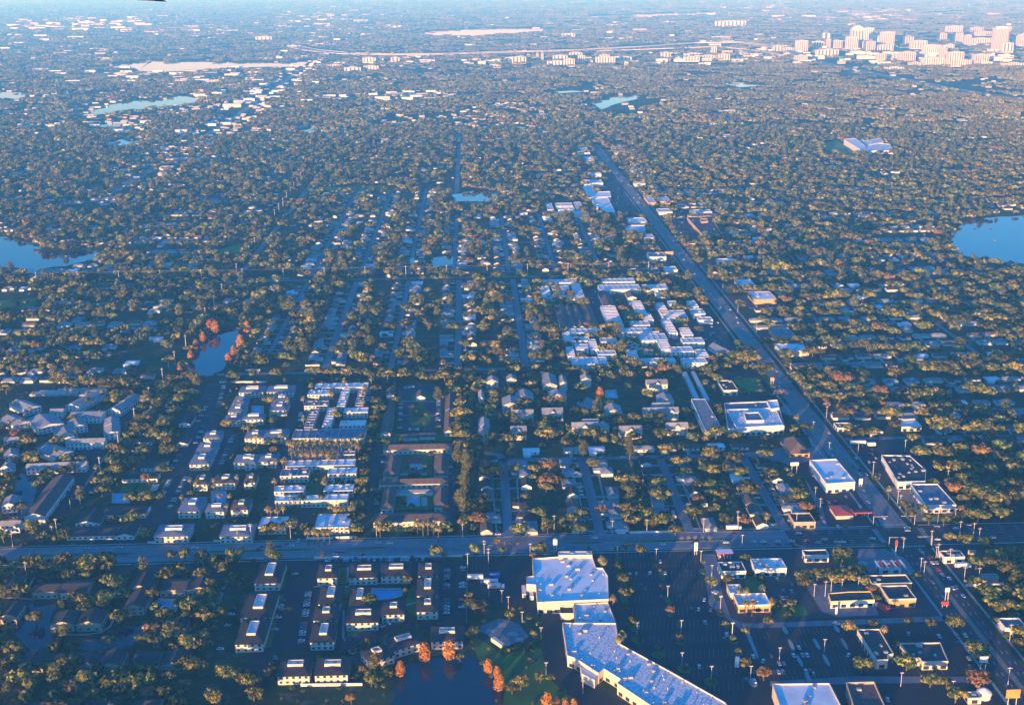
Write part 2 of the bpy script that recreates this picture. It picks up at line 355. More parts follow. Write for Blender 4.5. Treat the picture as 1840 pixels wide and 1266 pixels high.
# west side, beyond the pole line
for y,x0,x1 in [(1240,-760,-400),(1330,-800,-400),(1430,-780,-390),(1540,-800,-390),(1760,-900,-380),(1850,-700,-380),(1960,-900,-380),(2080,-850,-380),(2200,-900,-380),(2350,-900,-380)]: EW(y,x0,x1,6)
strip(roads,[G(0,548),G(110,530),G(330,515),G(520,500)],9,.031,ROAD)
CORR=[([G(170,362),G(240,322),G(300,290),G(400,225),G(480,170),G(560,110)],65),([G(1440,105),G(1520,122),G(1590,136),G(1700,158),G(1840,180),G(1920,190)],60),([(-33,2450),(-33,8200)],9),([G(530,84),G(620,96),G(700,98),G(800,97),G(920,93),G(1050,90),G(1250,77)],70),([G(560,176),G(800,170)],60)]
def corridor(X,Y,f=1.):
    for pts,hw in CORR:
        for a,b in zip(pts,pts[1:]):
            if not (min(a[0],b[0])-hw<X<max(a[0],b[0])+hw and min(a[1],b[1])-hw<Y<max(a[1],b[1])+hw): continue
            dx,dy=b[0]-a[0],b[1]-a[1]; L2=dx*dx+dy*dy; t=max(0,min(1,((X-a[0])*dx+(Y-a[1])*dy)/L2))
            if (a[0]+dx*t-X)**2+(a[1]+dy*t-Y)**2<(hw*f)**2: return True
    return False
strip(roads,CORR[0][0],22,.2,ROAD,0)
strip(roads,[G(700,130),G(760,112)],20,.2,ROAD,0)
strip(roads,[G(1440,105),G(1520,122),G(1590,136),G(1700,158),G(1840,180),G(1920,190)],55,.5,ROAD,0)
# complexes: drives and parking lots (polygons in pixels)
def lot(zf,pts,m=ASPH,z=.020): flat(lots,PX(zf,pts),z,m,2,1)
lot(Z6,[(330,265),(1530,255),(1535,720),(1100,720),(700,900),(170,900),(160,1000),(90,1180),(-60,1180),(130,640),(250,300)],ASPN)
lot(Z6,[(1545,235),(1840,235),(1900,560),(1700,520),(1640,500),(1552,500)],ASPN)
lot(Z7,[(-60,235),(360,235),(330,375),(330,560),(600,600),(600,950),(760,1090),(1300,1400),(620,1400),(470,1080),(440,640),(200,560),(60,520),(-60,500)],ASPN,.021)
lot(Z7,[(790,205),(1500,198),(1545,250),(1600,450),(1700,620),(1840,1000),(1900,1400),(1500,1400),(1000,860),(930,700),(900,540),(880,330)],ASPN,.022)
lot(Z8,[(0,160),(430,150),(640,560),(600,560),(170,600),(0,600)],ASPH,.020)
lot(Z8,[(440,150),(560,148),(1180,150),(1250,320),(1390,540),(650,560)],ASPH,.021)
lot(Z8,[(0,570),(1370,545),(1680,1000),(1740,1120),(0,1400)],ASPN,.0185)
lot(Z8,[(-60,180),(20,180),(60,420),(110,560),(200,590),(1370,545),(1385,575),(770,600),(160,620),(-20,480)],ROAN,.026)
lot(Z8,[(340,930),(850,900),(1640,905),(1660,935),(850,945),(340,960)],ROAN,.026)
lot(Z8,[(860,150),(1020,150),(1130,200),(1230,290),(1150,310),(930,290),(860,220)],COURB,.024)
lot(Z8,[(1270,110),(1530,100),(1600,200),(1720,360),(1800,440),(1500,360)],ASPH)
lot(Z8,[(550,370),(620,360),(930,350),(980,540),(740,550),(650,520)],COURB,.024)
lot(Z4,[(130,590),(345,560),(540,560),(520,500),(440,380),(330,330),(380,290),(440,300),(600,560),(900,960),(960,1040),(400,1065),(600,1000),(470,680)],ROAN,.0215)
lot(Z4,[(440,660),(530,640),(620,820),(830,830),(900,960),(940,1040),(640,1050),(600,900)],ASPN,.023)
lot(Z4,[(0,95),(200,92),(300,215),(60,225),(400,300),(0,300)],ASPN,.022)
lot(Z4,[(750,520),(1040,510),(1240,620),(1400,800),(1160,780),(1000,800),(880,700),(800,600)],ASPN,.022)
lot(Z4,[(990,800),(1160,800),(1250,930),(1420,960),(1420,1010),(1180,1010)],SAND,.023)
lot(ZC,[(595,50),(700,0),(730,60),(870,250),(760,250),(690,240),(600,60)],ASPH)
lot(ZC,[(1050,290),(1170,260),(1280,420),(1150,420)],ASPH); lot(ZC,[(1180,950),(1300,900),(1440,1040),(1500,1200),(1300,1200)],ASPH)
lot(ZC,[(500,740),(570,740),(620,1000),(540,1000)],ASPH); lot(ZC,[(930,850),(980,850),(1120,1120),(1050,1120)],ASPH)
lot(ZC,[(430,1140),(560,1150),(560,1200),(440,1200)],ASPN); lot(ZC,[(860,1170),(1250,1170),(1240,1205),(1100,1205)],ASPN)
lot(Z1,[(1430,180),(1560,170),(1500,490),(1180,1140),(980,1225),(900,1225),(1100,960),(1220,650)],ASPH)
lot(Z1,[(1500,500),(1600,500),(1660,600),(1500,800),(1440,780)],ASPH,.022)
lot(Z1,[(400,640),(720,630),(880,400),(950,400),(780,640),(700,830),(470,1100),(300,1225),(140,1225),(330,1100),(470,850),(690,720),(390,720)],ASPN,.021)
lot(Z1,[(920,270),(1010,240),(1050,260),(880,430),(840,430)],ASPN,.023)
lot(Z2,[(370,190),(420,190),(200,1225),(110,1225),(240,700)],ASPH,.023)
lot(Z2,[(420,250),(880,240),(850,500),(380,510)],ASPH,.024); lot(Z2,[(880,190),(930,190),(850,500),(860,520)],ASPH,.023)
lot(Z2,[(930,620),(985,620),(930,900),(880,1220),(860,1220),(900,800)],ASPH,.022); lot(Z2,[(1440,690),(1480,690),(1510,1225),(1480,1225),(1440,950)],ASPH,.022)
lot(Z2,[(1090,220),(1130,200),(1390,200),(1410,480),(1350,530),(1100,535)],ASPH,.022)
lot(Z2,[(330,640),(780,640),(790,735),(300,735)],COURB,.022); lot(Z2,[(390,1085),(480,1085),(470,1225),(370,1225)],ASPH,.024)
lot(Z5,[(820,270),(900,270),(1560,320),(1560,370),(880,350)],ASPH,.022)
# lawns
def lawn(zf,pts,m=LAWN,z=.034): flat(lawns,PX(zf,pts),z,m,4)
lawn(Z2,[(1165,375),(1215,360),(1230,325),(1270,325),(1280,375),(1320,390),(1320,470),(1290,500),(1200,500),(1165,470)])
lawn(Z2,[(1195,250),(1300,250),(1325,290),(1300,318),(1190,318),(1180,290)])
lawn(Z2,[(935,545),(1465,555),(1470,600),(930,612)]); lawn(Z2,[(1090,695),(1335,690),(1330,850),(1095,855)]); lawn(Z2,[(1060,940),(1345,930),(1345,1085),(1055,1090)])
lawn(Z2,[(905,1215),(1380,1215),(1375,1245),(900,1245)]); lawn(Z2,[(440,820),(580,820),(540,980),(420,980)])
lawn(Z4,[(60,130),(200,128),(262,215),(95,222)],mat('playing_field',(.09,.22,.04),(.065,.16,.03),.1,.95)); lawn(Z4,[(215,100),(260,100),(330,220),(300,215)])
lawn(ZC,[(700,1040),(980,1090),(1040,1190),(800,1190),(720,1100)]); lawn(ZC,[(740,890),(830,890),(850,940),(760,940)])
lawn(Z6,[(640,310),(720,310),(720,420),(640,420)]); lawn(Z6,[(670,440),(735,440),(700,590),(650,590)]); lawn(Z6,[(1125,470),(1195,430),(1195,650),(1120,600)])
lawn(Z6,[(700,710),(930,700),(720,800)]); lawn(Z6,[(245,290),(310,290),(280,450),(210,450)]); lawn(Z6,[(190,500),(270,500),(180,860),(110,870)])
lawn(Z7,[(600,1400),(640,1200),(480,1060),(430,860),(340,860),(160,900),(50,820),(-80,760),(30,1000),(90,1200),(150,1400)]); 
lawn(Z8,[(340,490),(540,480),(570,540),(400,560)]); lawn(Z8,[(180,300),(300,300),(320,400),(210,410)]); lawn(Z8,[(690,150),(820,150),(850,230),(720,240)])
lawn(ZF,[(1520,262),(1505,252),(1480,256),(1476,268),(1530,280),(1548,272)],MATS['playing_field'],.1); lawn(ZF,[(370,455),(440,435),(455,440),(420,465)],MATS['playing_field'])
lawn(ZF,[(585,336),(695,332),(700,342),(590,346)]); lawn(ZF,[(600,176),(650,175),(648,184),(600,184)],MATS['playing_field'],.1); lawn(ZF,[(930,340),(950,338),(955,368),(940,365)])
lawn(ZF,[(-40,545),(60,535),(70,548),(0,560),(-40,565)])
lawn(Z1,[(840,880),(960,870),(900,930),(830,935)]); lawn(Z1,[(960,870),(1100,850),(1060,940),(930,930)])
# paths
def path(zf,pts,wd=1.6): strip(pav,PX(zf,pts),wd,.038,CONC,4,.3)
path(Z5,[(240,380),(180,470),(90,540),(60,620),(70,660),(0,720)]); path(Z5,[(390,775),(600,775),(700,760),(770,715),(800,650),(790,620)])
path(Z5,[(240,530),(130,520),(110,500)]); path(Z5,[(1500,590),(1540,500),(1580,400)],3); path(Z6,[(720,300),(718,400),(740,420),(1080,415)]); path(Z6,[(690,600),(685,790),(700,820)])
path(Z6,[(1115,570),(1195,550)],2.5); path(Z6,[(480,440),(730,438)]); path(Z2,[(1085,318),(1400,322)]); path(Z2,[(1090,420),(1165,418)]); path(Z2,[(1320,420),(1400,418)])
path(ZC,[(745,1100),(800,1190)]); path(Z3,[(620,480),(640,530),(680,545)]); path(Z3,[(930,495),(980,505),(975,540),(930,545)])
for x in (22,91.5,160,233):
    for s in (-1,1): strip(pav,[(x+s*9,EY1+6),(x+s*11,970)],1.3,.026,CONC,0)
# parking bay marks
def bays(X0,X1,Y,ln=5.2,pitch=2.8,slant=0.,two=True):
    x=X0
    while x<X1:
        for s in ((1,-1) if two else (1,)):
            q=[(x-.09,Y),(x+.09,Y),(x+.09+slant*s,Y+s*ln),(x-.09+slant*s,Y+s*ln)]; flat(marks,q,.0475,BAYP,0)
        x+=pitch
def baysV(X,Y0,Y1,ln=5.2,pitch=2.8,two=True):
    y=Y0
    while y<Y1:
        for s in ((1,-1) if two else (1,)):
            flat(marks,rp(min(X,X+s*ln),max(X,X+s*ln),y-.09,y+.09),.0475,BAYP,0)
        y+=pitch
def baysP(zf,xl,xr,y,**k):
    a=G(*zf(xl,y)); b=G(*zf(xr,y)); bays(a[0],b[0],a[1],**k)
for y,xl,xr in [(225,950,1500),(290,1010,1520),(355,1030,1540),(435,1070,1570),(520,1080,1600),(610,1060,1630),(700,1100,1690),(800,1180,1740),(905,1250,1790),(1010,1420,1840),(1120,1560,1840)]: baysP(Z7,xl,xr,y,slant=.9)
for y,xl,xr in [(633,440,720),(710,470,780),(805,520,800),(890,600,830),(655,225,330),(900,220,500)]: baysP(Z8,xl,xr,y)
for y,xl,xr in [(180,200,340),(350,370,470),(400,380,490),(460,360,510),(655,1160,1290),(890,1230,1470),(530,1140,1360),(165,870,1010)]: baysP(Z8,xl,xr,y,two=False)
for y,xl,xr in [(240,1560,1760),(300,1560,1700),(370,1590,1700)]: baysP(Z6,xl,xr,y)
for y,xl,xr in [(105,10,170),(240,10,300),(580,860,1000)]: baysP(Z4,xl,xr,y)
# kerbed islands in the lots
ISL=[]; SHOPLOTS=[]
for zf,x,y,w_,d_ in [(Z7,1265,355,4,14),(Z7,1305,530,4,12),(Z7,1320,625,4,6),(Z7,1385,690,4,9),(Z7,1545,330,4,9),(Z7,1640,515,4,10),(Z7,1665,615,5,10),(Z7,1700,690,5,10),(Z7,1750,800,6,10),(Z7,1790,880,5,10),(Z7,1600,1090,8,9),(Z7,1420,1000,9,9),(Z7,1240,900,9,8),(Z7,1095,800,8,9),(Z7,1065,700,7,16),(Z7,1000,510,5,30),(Z7,990,380,5,30),(Z7,965,290,5,20),(Z7,1385,815,4,6),
    (Z8,467,715,2.5,14),(Z8,617,710,2.5,14),(Z8,780,710,2.5,14),(Z8,515,810,2.5,14),(Z8,672,805,2.5,14),(Z8,565,905,3,12),(Z8,430,630,3,10),(Z8,735,620,3,10),(Z8,225,690,2.5,44),(Z8,240,940,5,9),(Z8,120,680,6,9),(Z8,50,520,5,8),(Z8,890,235,8,7)]:
    X,Y=G(*zf(x,y)); m=MB(); c=[(X+w_/2*math.cos(a)*(1 if abs(math.cos(a))>.7 else 1),Y+d_/2*math.sin(a)) for a in [k*math.pi/6 for k in range(12)]]
    m.prism(c,.02,.17,CONC if zf is not Z8 else YEL,LAWN if zf is not Z8 else CONC); struct('kerbed_island',m)
for b,n in ((lots,'car_park'),(lawns,'lawn'),(pav,'pavement'),(roads,'road'),(marks,'road_markings')): pass

tick('buildings')
# ------------------------------------------------------------------ buildings
UNITM=MB().box(-1.3,1.3,-.9,.9,0,1.2,MET).mesh('rooftop_unit')
WINM=MB().box(-.8,.8,-.06,.06,-.7,.7,GLS).mesh('window'); SHOPM=MB().box(-1.7,1.7,-.06,.06,-1.2,1.2,GLS).mesh('window')
DOORM=MB().box(-.55,.55,-.05,.05,0,2.1,mat('door_paint',(.16,.10,.07))).mesh('door')
VENTM=MB().cone(0,0,0,.8,.35,.3,MET,8).cone(0,0,.8,1.1,.55,.4,MET,8).mesh('roof_vent')
def windows(t,poly,h,mesh,z0=1.7,pitch=4.,maxn=40,skipn=True,zs=3.):
    n=len(poly); cnt=0
    for i in range(n):
        a=Vector(poly[i]); b=Vector(poly[(i+1)%n]); d=b-a; L=d.length
        if L<4: continue
        u=d/L; nn=Vector((u.y,-u.x))
        if skipn and nn.y>.5: continue
        k=max(1,int(L/pitch)); z=z0
        while z<h-.8:
            for j in range(k):
                if cnt>=maxn: return
                p=a+u*(L*(j+.5)/k)+nn*.03; obj('window',mesh,t,(p.x,p.y,z),math.atan2(u.y,u.x)); cnt+=1
            z+=zs
def flatb(name,poly,h,wm,rm,desc,cat='building',par=.7,units=3,win=None,vents=0,label=None,group=None,pm=None,seed=0,ridges=False):
    poly=ccw(poly); mark(poly,3,3); cx=sum(p[0] for p in poly)/len(poly); cy_=sum(p[1] for p in poly)/len(poly)
    L=[(p[0]-cx,p[1]-cy_) for p in poly]; t=thing(name,(cx,cy_,0),0,desc,cat,group,label)
    obj('wall',MB().prism(L,0,h,wm,cap=False),t); obj('roof',MB().face([(*p,h-.02) for p in offset(L,-.1)],rm),t)
    if par:
        o=offset(L,.12); i_=offset(L,-.28); m=MB(); n=len(L)
        for k in range(n):
            j=(k+1)%n
            m.face([(*o[k],h-.25),(*o[j],h-.25),(*o[j],h+par),(*o[k],h+par)],pm or wm); m.face([(*o[k],h+par),(*o[j],h+par),(*i_[j],h+par),(*i_[k],h+par)],pm or wm)
            m.face([(*i_[j],h-.04),(*i_[k],h-.04),(*i_[k],h+par),(*i_[j],h+par)],pm or wm); m.face([(*o[k],h-.25),(*i_[k],h-.25),(*i_[j],h-.25),(*o[j],h-.25)],pm or wm)
        if ridges:
            x0,x1,y0,y1=min(p[0] for p in L),max(p[0] for p in L),min(p[1] for p in L),max(p[1] for p in L)
            if x1-x0>=y1-y0:
                for k in range(1,int((x1-x0)/7)): q=x0+k*7; m.box(q-.15,q+.15,y0+.3,y1-.3,h-.03,h+.45,pm or wm,bottom=False)
            else:
                for k in range(1,int((y1-y0)/7)): q=y0+k*7; m.box(x0+.3,x1-.3,q-.15,q+.15,h-.03,h+.45,pm or wm,bottom=False)
        obj('parapet',m,t)
    rr=random.Random(len(name)+int(abs(cx)*3+cy_)+seed); xs=[p[0] for p in L]; ys=[p[1] for p in L]
    inner=offset(L,-2.2)
    def spot():
        for _ in range(40):
            x,y=rr.uniform(min(xs),max(xs)),rr.uniform(min(ys),max(ys))
            if bool(inpoly(np.array(x),np.array(y),inner)): return x,y
    for k in range(units+vents):
        s=spot()
        if s: obj('rooftop_unit' if k<units else 'roof_vent',UNITM if k<units else VENTM,t,(*s,h-.03),rr.choice((0,math.pi/2)),rr.uniform(.7,1.3))
    if win: windows(t,L,h,*win)
    return t
def roofb(name,X0,X1,Y0,Y1,h,rise,wm,rm,desc,cat='building',hip=1.,rz=0.,ov=.6,win=None,label=None,group=None,axis=None,box=None,eave=None,mk=True):
    cx,cy_=(X0+X1)/2,(Y0+Y1)/2; w_,d_=(X1-X0),(Y1-Y0); c,s=math.cos(rz),math.sin(rz)
    if mk: mark([(cx+x*c-y*s,cy_+x*s+y*c) for x,y in rp(-w_/2,w_/2,-d_/2,d_/2)],3,3)
    t=thing(name,(cx,cy_,0),rz,desc,cat,group,label)
    build_parts(t,w_,d_,h,rise,wm,rm,hip,ov,axis,box)
    if win: windows(t,rp(-w_/2,w_/2,-d_/2,d_/2),h,*win)
    return t
def build_parts(t,w_,d_,h,rise,wm,rm,hip=1.,ov=.6,axis=None,box=None):
    axis=axis or ('x' if w_>=d_ else 'y'); sw=axis=='y'
    a,b=(d_,w_) if sw else (w_,d_)          # ridge runs along a
    T=(lambda x,y,z:(-y,x,z)) if sw else (lambda x,y,z:(x,y,z))
    wl=MB(); A,B=a/2,b/2
    for q in [[(-A,-B),(A,-B)],[(A,B),(-A,B)]]: wl.face([T(*q[0],0),T(*q[1],0),T(*q[1],h),T(*q[0],h)],wm)
    for s in (1,-1):
        if hip>0: wl.face([T(s*A,-B*s,0),T(s*A,B*s,0),T(s*A,B*s,h),T(s*A,-B*s,h)],wm)
        else: wl.face([T(s*A,-B*s,0),T(s*A,B*s,0),T(s*A,B*s,h),T(s*A,0,h+rise*.97),T(s*A,-B*s,h)],wm)
    obj('wall',wl,t)
    A+=ov;B+=ov; e=h-rise*ov/(B)*.6; r=A-hip*B if hip>0 else A; r=max(r,.01)
    fl=0
    if box: fl=B*.42; 
    m=MB(); top=h+rise
    m.face([T(-A,-B,e),T(A,-B,e),T(r,-fl,top),T(-r,-fl,top)],rm); m.face([T(A,B,e),T(-A,B,e),T(-r,fl,top),T(r,fl,top)],rm)
    for s in (1,-1):
        if hip>0 : m.face([T(s*A,-B*s,e),T(s*A,B*s,e),T(s*r,fl*s,top),T(s*r,-fl*s,top)] if fl else [T(s*A,-B*s,e),T(s*A,B*s,e),T(s*r,0,top)],rm)
        elif fl: m.face([T(s*A,-B*s,e),T(s*A,B*s,e),T(s*r,fl*s,top),T(s*r,-fl*s,top)],rm)
    if fl: m.face([T(-r,-fl,top),T(r,-fl,top),T(r,fl,top),T(-r,fl,top)],rm)
    m.face([T(-A,B,e-.02),T(A,B,e-.02),T(A,-B,e-.02),T(-A,-B,e-.02)],wm)
    R_=obj('roof',m,t)
    if box:
        bw,bd,oy,mm,top2=box; q=rp(-bw/2,bw/2,oy-bd/2,oy+bd/2); bx=MB(); zt=top+1.5; i_=offset(q,-.5)
        bx.prism(q,top-.8,zt,mm,cap=False); bx.face([(*p,top+.35) for p in i_],top2)
        for k in range(4):
            j=(k+1)%4; bx.face([(*q[k],zt),(*q[j],zt),(*i_[j],zt),(*i_[k],zt)],mm); bx.face([(*i_[j],top+.35),(*i_[k],top+.35),(*i_[k],zt),(*i_[j],zt)],mm)
        obj('light_well',bx,R_); obj('rooftop_unit',UNITM,R_,(bw*.15,oy+bd*.1,top+.36),0,.6)
W6=(WINM,1.7,3.6,24)
# E: dark hipped blocks with a raised white light well
def hipbox(zf,xl,xr,yb,yt,ty,rm=BLK,wm=CRM,desc='black-roofed block with white light well',h=6,rz=0,bm=None,grp='black-roofed apartment blocks around the pool'):
    X0,X1,Y0,Y1=rectpx(zf,xl,xr,yb,yt,h); w_,d_=X1-X0,Y1-Y0
    b={'s':(w_*.32,d_*.34,d_*.06),'x':(w_*.5,d_*.26,d_*.06),'y':(w_*.33,d_*.52,d_*.04)}[ty]
    return roofb('apartment_block',X0,X1,Y0,Y1,h,1.0,wm,rm,desc,'apartment block',1,rz,.8,W6,group=grp,box=(*b,bm or CRM,WHT))
for r in [(505,640,378,285,'s'),(728,922,375,280,'x'),(950,1150,365,272,'x'),(1212,1345,362,275,'s'),(1200,1345,500,380,'y'),(1200,1345,612,518,'s'),(512,665,558,432,'y'),(478,635,672,575,'s'),(455,618,825,690,'y'),(728,855,575,445,'y'),(708,928,690,585,'x'),(955,1110,632,545,'s'),(1300,1520,818,715,'x'),(228,448,1062,935,'x'),(488,715,1055,935,'x')]: hipbox(Z6,*r)
hipbox(Z6,825,1010,945,860,'s',rz=math.radians(28)); hipbox(Z6,990,1215,860,768,'x',rz=math.radians(28))
for r in [(457,502,1047,1008,'y'),(432,487,1108,1064,'y'),(422,472,1156,1112,'y')]: hipbox(ZF,*r)
# D: blue-grey hipped blocks with white top
DG='blue-roofed apartment blocks west of the palms'
for r in [(1645,1810,248,205,'x'),(1600,1690,328,272,'s'),(1573,1680,383,334,'s'),(1545,1655,443,402,'s'),(1665,1810,433,398,'x'),(1400,1512,562,515,'s'),(1350,1475,655,590,'s'),(1305,1435,742,668,'s'),(1685,1805,562,508,'s'),(1610,1770,732,675,'s'),(1227,1375,1066,970,'s'),(1415,1540,1068,1010,'x')]: hipbox(Z1,*r,rm=BLU,bm=WWL,desc='blue-roofed block with small roof well',grp=DG)
for r in [(155,340,252,208,'x'),(205,300,318,272,'x'),(175,295,383,324,'s'),(128,290,578,520,'x'),(95,220,747,695,'s'),(0,75,765,700,'s')]: hipbox(Z2,*r,rm=BLU,bm=WWL,desc='blue-roofed block with small roof well',grp=DG)
for r in [(277,337,963,942,'x'),(395,452,963,942,'x')]: hipbox(ZF,*r,rm=BLU,bm=WWL,desc='long blue-roofed roadside block',grp=DG)
for r in [(1330,1425,880,815,'s'),(1465,1615,872,812,'s'),(1680,1755,868,808,'s'),(1590,1705,1055,985,'s')]: hipbox(Z1,*r,rm=BRN,desc='brown-roofed block with roof well',grp=DG)
# B: flat white row blocks
BG='flat white-roofed rows behind the palms'
def rowb(zf,xl,xr,yb,yt,rm=WHT,h=6,wm=CRM,desc='white flat-roofed apartment row',grp=BG,units=2,win=W6,par=.35,name='apartment_row'):
    return flatb(name,rp(*rectpx(zf,xl,xr,yb,yt,h)),h,wm,rm,desc,'apartment row',par,units,win,group=grp,ridges=True)
for r in [(498,872,222,192),(445,605,272,240),(652,712,355,235),(700,872,398,367),(672,855,492,456),(550,612,497,367),(292,780,778,738),(588,790,835,795),(208,418,962,920),(560,768,955,912),(215,728,1025,987)]: rowb(Z2,*r)
for r in [(422,585,352,320),(782,836,350,235),(420,482,505,372),(335,850,580,518),(250,450,850,800),(700,780,698,642)]: rowb(Z2,*r,rm=BLU,desc='blue-grey flat-roofed apartment row')
for r in [(495,740,1216,1122),(95,290,1214,1142)]: rowb(Z2,*r,desc='broad white-roofed roadside block')
# C: brown hipped rows round the courtyards
CG='brown hipped rows around the pool courtyards'
for r in [(985,1470,660,622),(985,1090,850,700),(1345,1445,845,692),(955,1445,905,868),(965,1055,1078,930),(1345,1435,1068,925),(915,1460,1172,1110)]:
    X0,X1,Y0,Y1=rectpx(Z2,*r,4.5); roofb('courtyard_row',X0,X1,Y0,Y1,4.5,2.4,CRM,BRN,'brown hip-roofed courtyard row','apartment row',1,0,.7,(WINM,1.7,4.2,26,True,9),group=CG)
port=thing('entrance_portico',(*G(*Z2(1180,1205)),0),0,label='small white columned portico in front of the long brown hip-roofed row',cat='portico')
obj('roof',MB().box(-2.5,2.5,-2,3,3.6,4.6,WWL),port)
for q in ((-2,-1.5),(2,-1.5),(-.8,-1.5),(.8,-1.5)): obj('column',MB().cone(*q,0,3.6,.2,.17,WWL,8),port)
for r,hh in [((1418,1478,540,390),4),((1425,1485,385,275),4),((965,1035,548,400),4),((1005,1060,275,232),4),((1010,1050,395,300),4)]:
    X0,X1,Y0,Y1=rectpx(Z2,*r,hh); roofb('garden_apartment',X0,X1,Y0,Y1,hh,2.4,CRM,BRN,'brown gabled garden row','apartment row',0,0,.6,(WINM,1.7,4,10,True,9),axis='y')
for r in [(1108,1228,580,548),(1236,1350,572,540)]:
    X0,X1,Y0,Y1=rectpx(Z2,*r,3); roofb('garden_apartment',X0,X1,Y0,Y1,3,1.4,CRM,BRN,'low brown-roofed garden row','apartment row',0,group=None)
X0,X1,Y0,Y1=rectpx(Z2,1215,1282,292,250,3.2); roofb('clubhouse',X0,X1,Y0,Y1,3.2,2.2,WWL,BRN,None,'clubhouse',0,label='small white gabled clubhouse in the middle of the oval car park',axis='y')
# F: gabled complex on the left
FG='gabled blocks round the left canal'
for r in [(490,600,345,250,-20),(755,850,372,320,-15),(838,920,318,272,-15),(475,690,422,374,0),(180,360,490,405,35),(355,480,548,482,28),(455,560,490,438,28),(700,795,478,428,15),(697,800,535,480,15),(455,710,598,567,0),(275,415,690,612,52),(185,580,762,735,4),(0,95,1030,968,10),(75,190,372,300,48),(5,130,478,405,48),(10,100,690,645,20),(0,75,770,740,0),(340,425,390,362,0),(25,120,585,562,0),(0,130,1165,1135,0)]:
    X0,X1,Y0,Y1=rectpx(Z1,*r[:4],6); roofb('gabled_block',X0,X1,Y0,Y1,6,2.6,WWL,GRY,'grey gabled apartment block','apartment block',0,math.radians(r[4]),.6,(WINM,1.7,3.6,16),group=FG)
p=PX(Z1,[(190,1080),(400,810),(462,832),(300,1130)],6); a_=math.atan2(p[1][1]-p[0][1],p[1][0]-p[0][0]); c_=[sum(q[k] for q in p)/4 for k in (0,1)]; Lg=math.hypot(p[1][0]-p[0][0],p[1][1]-p[0][1])
roofb('gabled_block',c_[0]-Lg/2,c_[0]+Lg/2,c_[1]-8,c_[1]+8,6,2.4,WWL,BRN,None,'apartment block',0,a_,.6,(WINM,1.7,4,20),label='long diagonal brown-roofed apartment block beside the left canal',group=FG)
for r in [(520,680,1148,1058),(715,1000,1088,1030),(840,1080,842,802),(970,1130,768,718),(1232,1310,465,405),(1215,1290,600,552),(920,1045,590,562),(1140,1200,330,305)]:
    X0,X1,Y0,Y1=rectpx(Z1,*r,3.4); roofb('bungalow_block',X0,X1,Y0,Y1,3.4,1.9,WWL,BLK,'low dark-roofed bungalow block','apartment block',0,0,.6,(WINM,1.6,4,10,True,9))
for r in [(120,206,962,945),(208,240,962,942)]:
    X0,X1,Y0,Y1=rectpx(ZF,*r,3.4); roofb('bungalow_block',X0,X1,Y0,Y1,3.4,1.9,WWL,BLK,'low dark-roofed bungalow block','apartment block',0,0,.6,(WINM,1.6,4,10,True,9))
for r in [(205,530,258,240),(545,880,262,245),(270,730,238,228)]:
    X0,X1,Y0,Y1=rectpx(Z1,*r,2.6); flatb('carport',rp(X0,X1,Y0,Y1),2.6,GRW,MET,'long low metal-roofed carport','carport',0,0)
# G: dark townhouses bottom left
for r in [(225,398,475,415),(418,600,478,395),(0,108,470,375),(1115,1290,462,385),(1302,1480,462,378),(350,512,703,622),(530,700,700,612),(130,290,983,895),(305,560,983,900),(560,665,990,905),(680,840,990,892),(920,1098,983,892),(1112,1290,988,892),(1180,1290,732,665),(130,410,1290,1250),(600,740,1290,1235),(945,1110,1290,1225),(0,110,650,560)]:
    X0,X1,Y0,Y1=rectpx(Z5,*r,5.5); roofb('townhouse_row',X0,X1,Y0,Y1,5.5,2.2,TAN,BLK,'dark-roofed shaded townhouse row','townhouse row',0,0,.5,(WINM,1.7,4,14),group='dark townhouse rows in the lower left corner')
for r,l in [((900,1050,452,355),'northern'),((865,1000,585,468),'southern')]:
    X0,X1,Y0,Y1=rectpx(Z5,*r,6); roofb('gabled_hall',X0,X1,Y0,Y1,6,2.6,TAN,BLK,None,'apartment block',0,0,.6,W6,label=l+' one of two brown end-on gabled halls beside the blue pool, lower left',axis='y')
# central white apartments
KG='white apartment rows left of the diagonal road'
for r in [(205,450,700,678),(205,265,800,725),(270,385,745,722),(428,490,805,672),(235,425,805,783),(305,355,770,757),(585,865,745,714),(885,1045,740,712),(605,825,695,672),(645,750,990,855),(840,905,905,822),(885,950,950,905),(800,925,985,957),(715,985,1030,1003),(870,1045,1085,1040),(1000,1070,1145,1080),(1065,1220,1160,1128),(995,1055,905,832),(1055,1112,850,822),(1015,1180,935,885),(1050,1110,1035,942),(1145,1215,1050,1002),(1145,1290,1100,1068),(1250,1322,1195,1145),(1145,1310,1235,1202),(790,858,1220,1152),(865,1100,1230,1204),(390,610,1035,1007),(350,400,1085,1028),(402,522,1090,1062),(525,580,1145,1078),(575,700,1180,1153),(595,705,1095,1068),(375,425,1190,1128),(428,515,1145,1112),(405,645,1245,1198),(1195,1250,860,820)]: rowb(ZC,*r,rm=WHM,h=6,wm=WWL,desc='white two-storey apartment row',grp=KG,units=0,win=(WINM,1.7,5,12))
for r in [(325,392,1000,845),(388,440,1000,855),(445,492,1000,855),(500,575,985,850),(615,690,860,760),(775,835,800,760)]:
    X0,X1,Y0,Y1=rectpx(ZC,*r,5); roofb('brown_gabled_row',X0,X1,Y0,Y1,5,2.2,CRM,BRN,'long brown gabled row','apartment row',0,0,.5,axis='y')
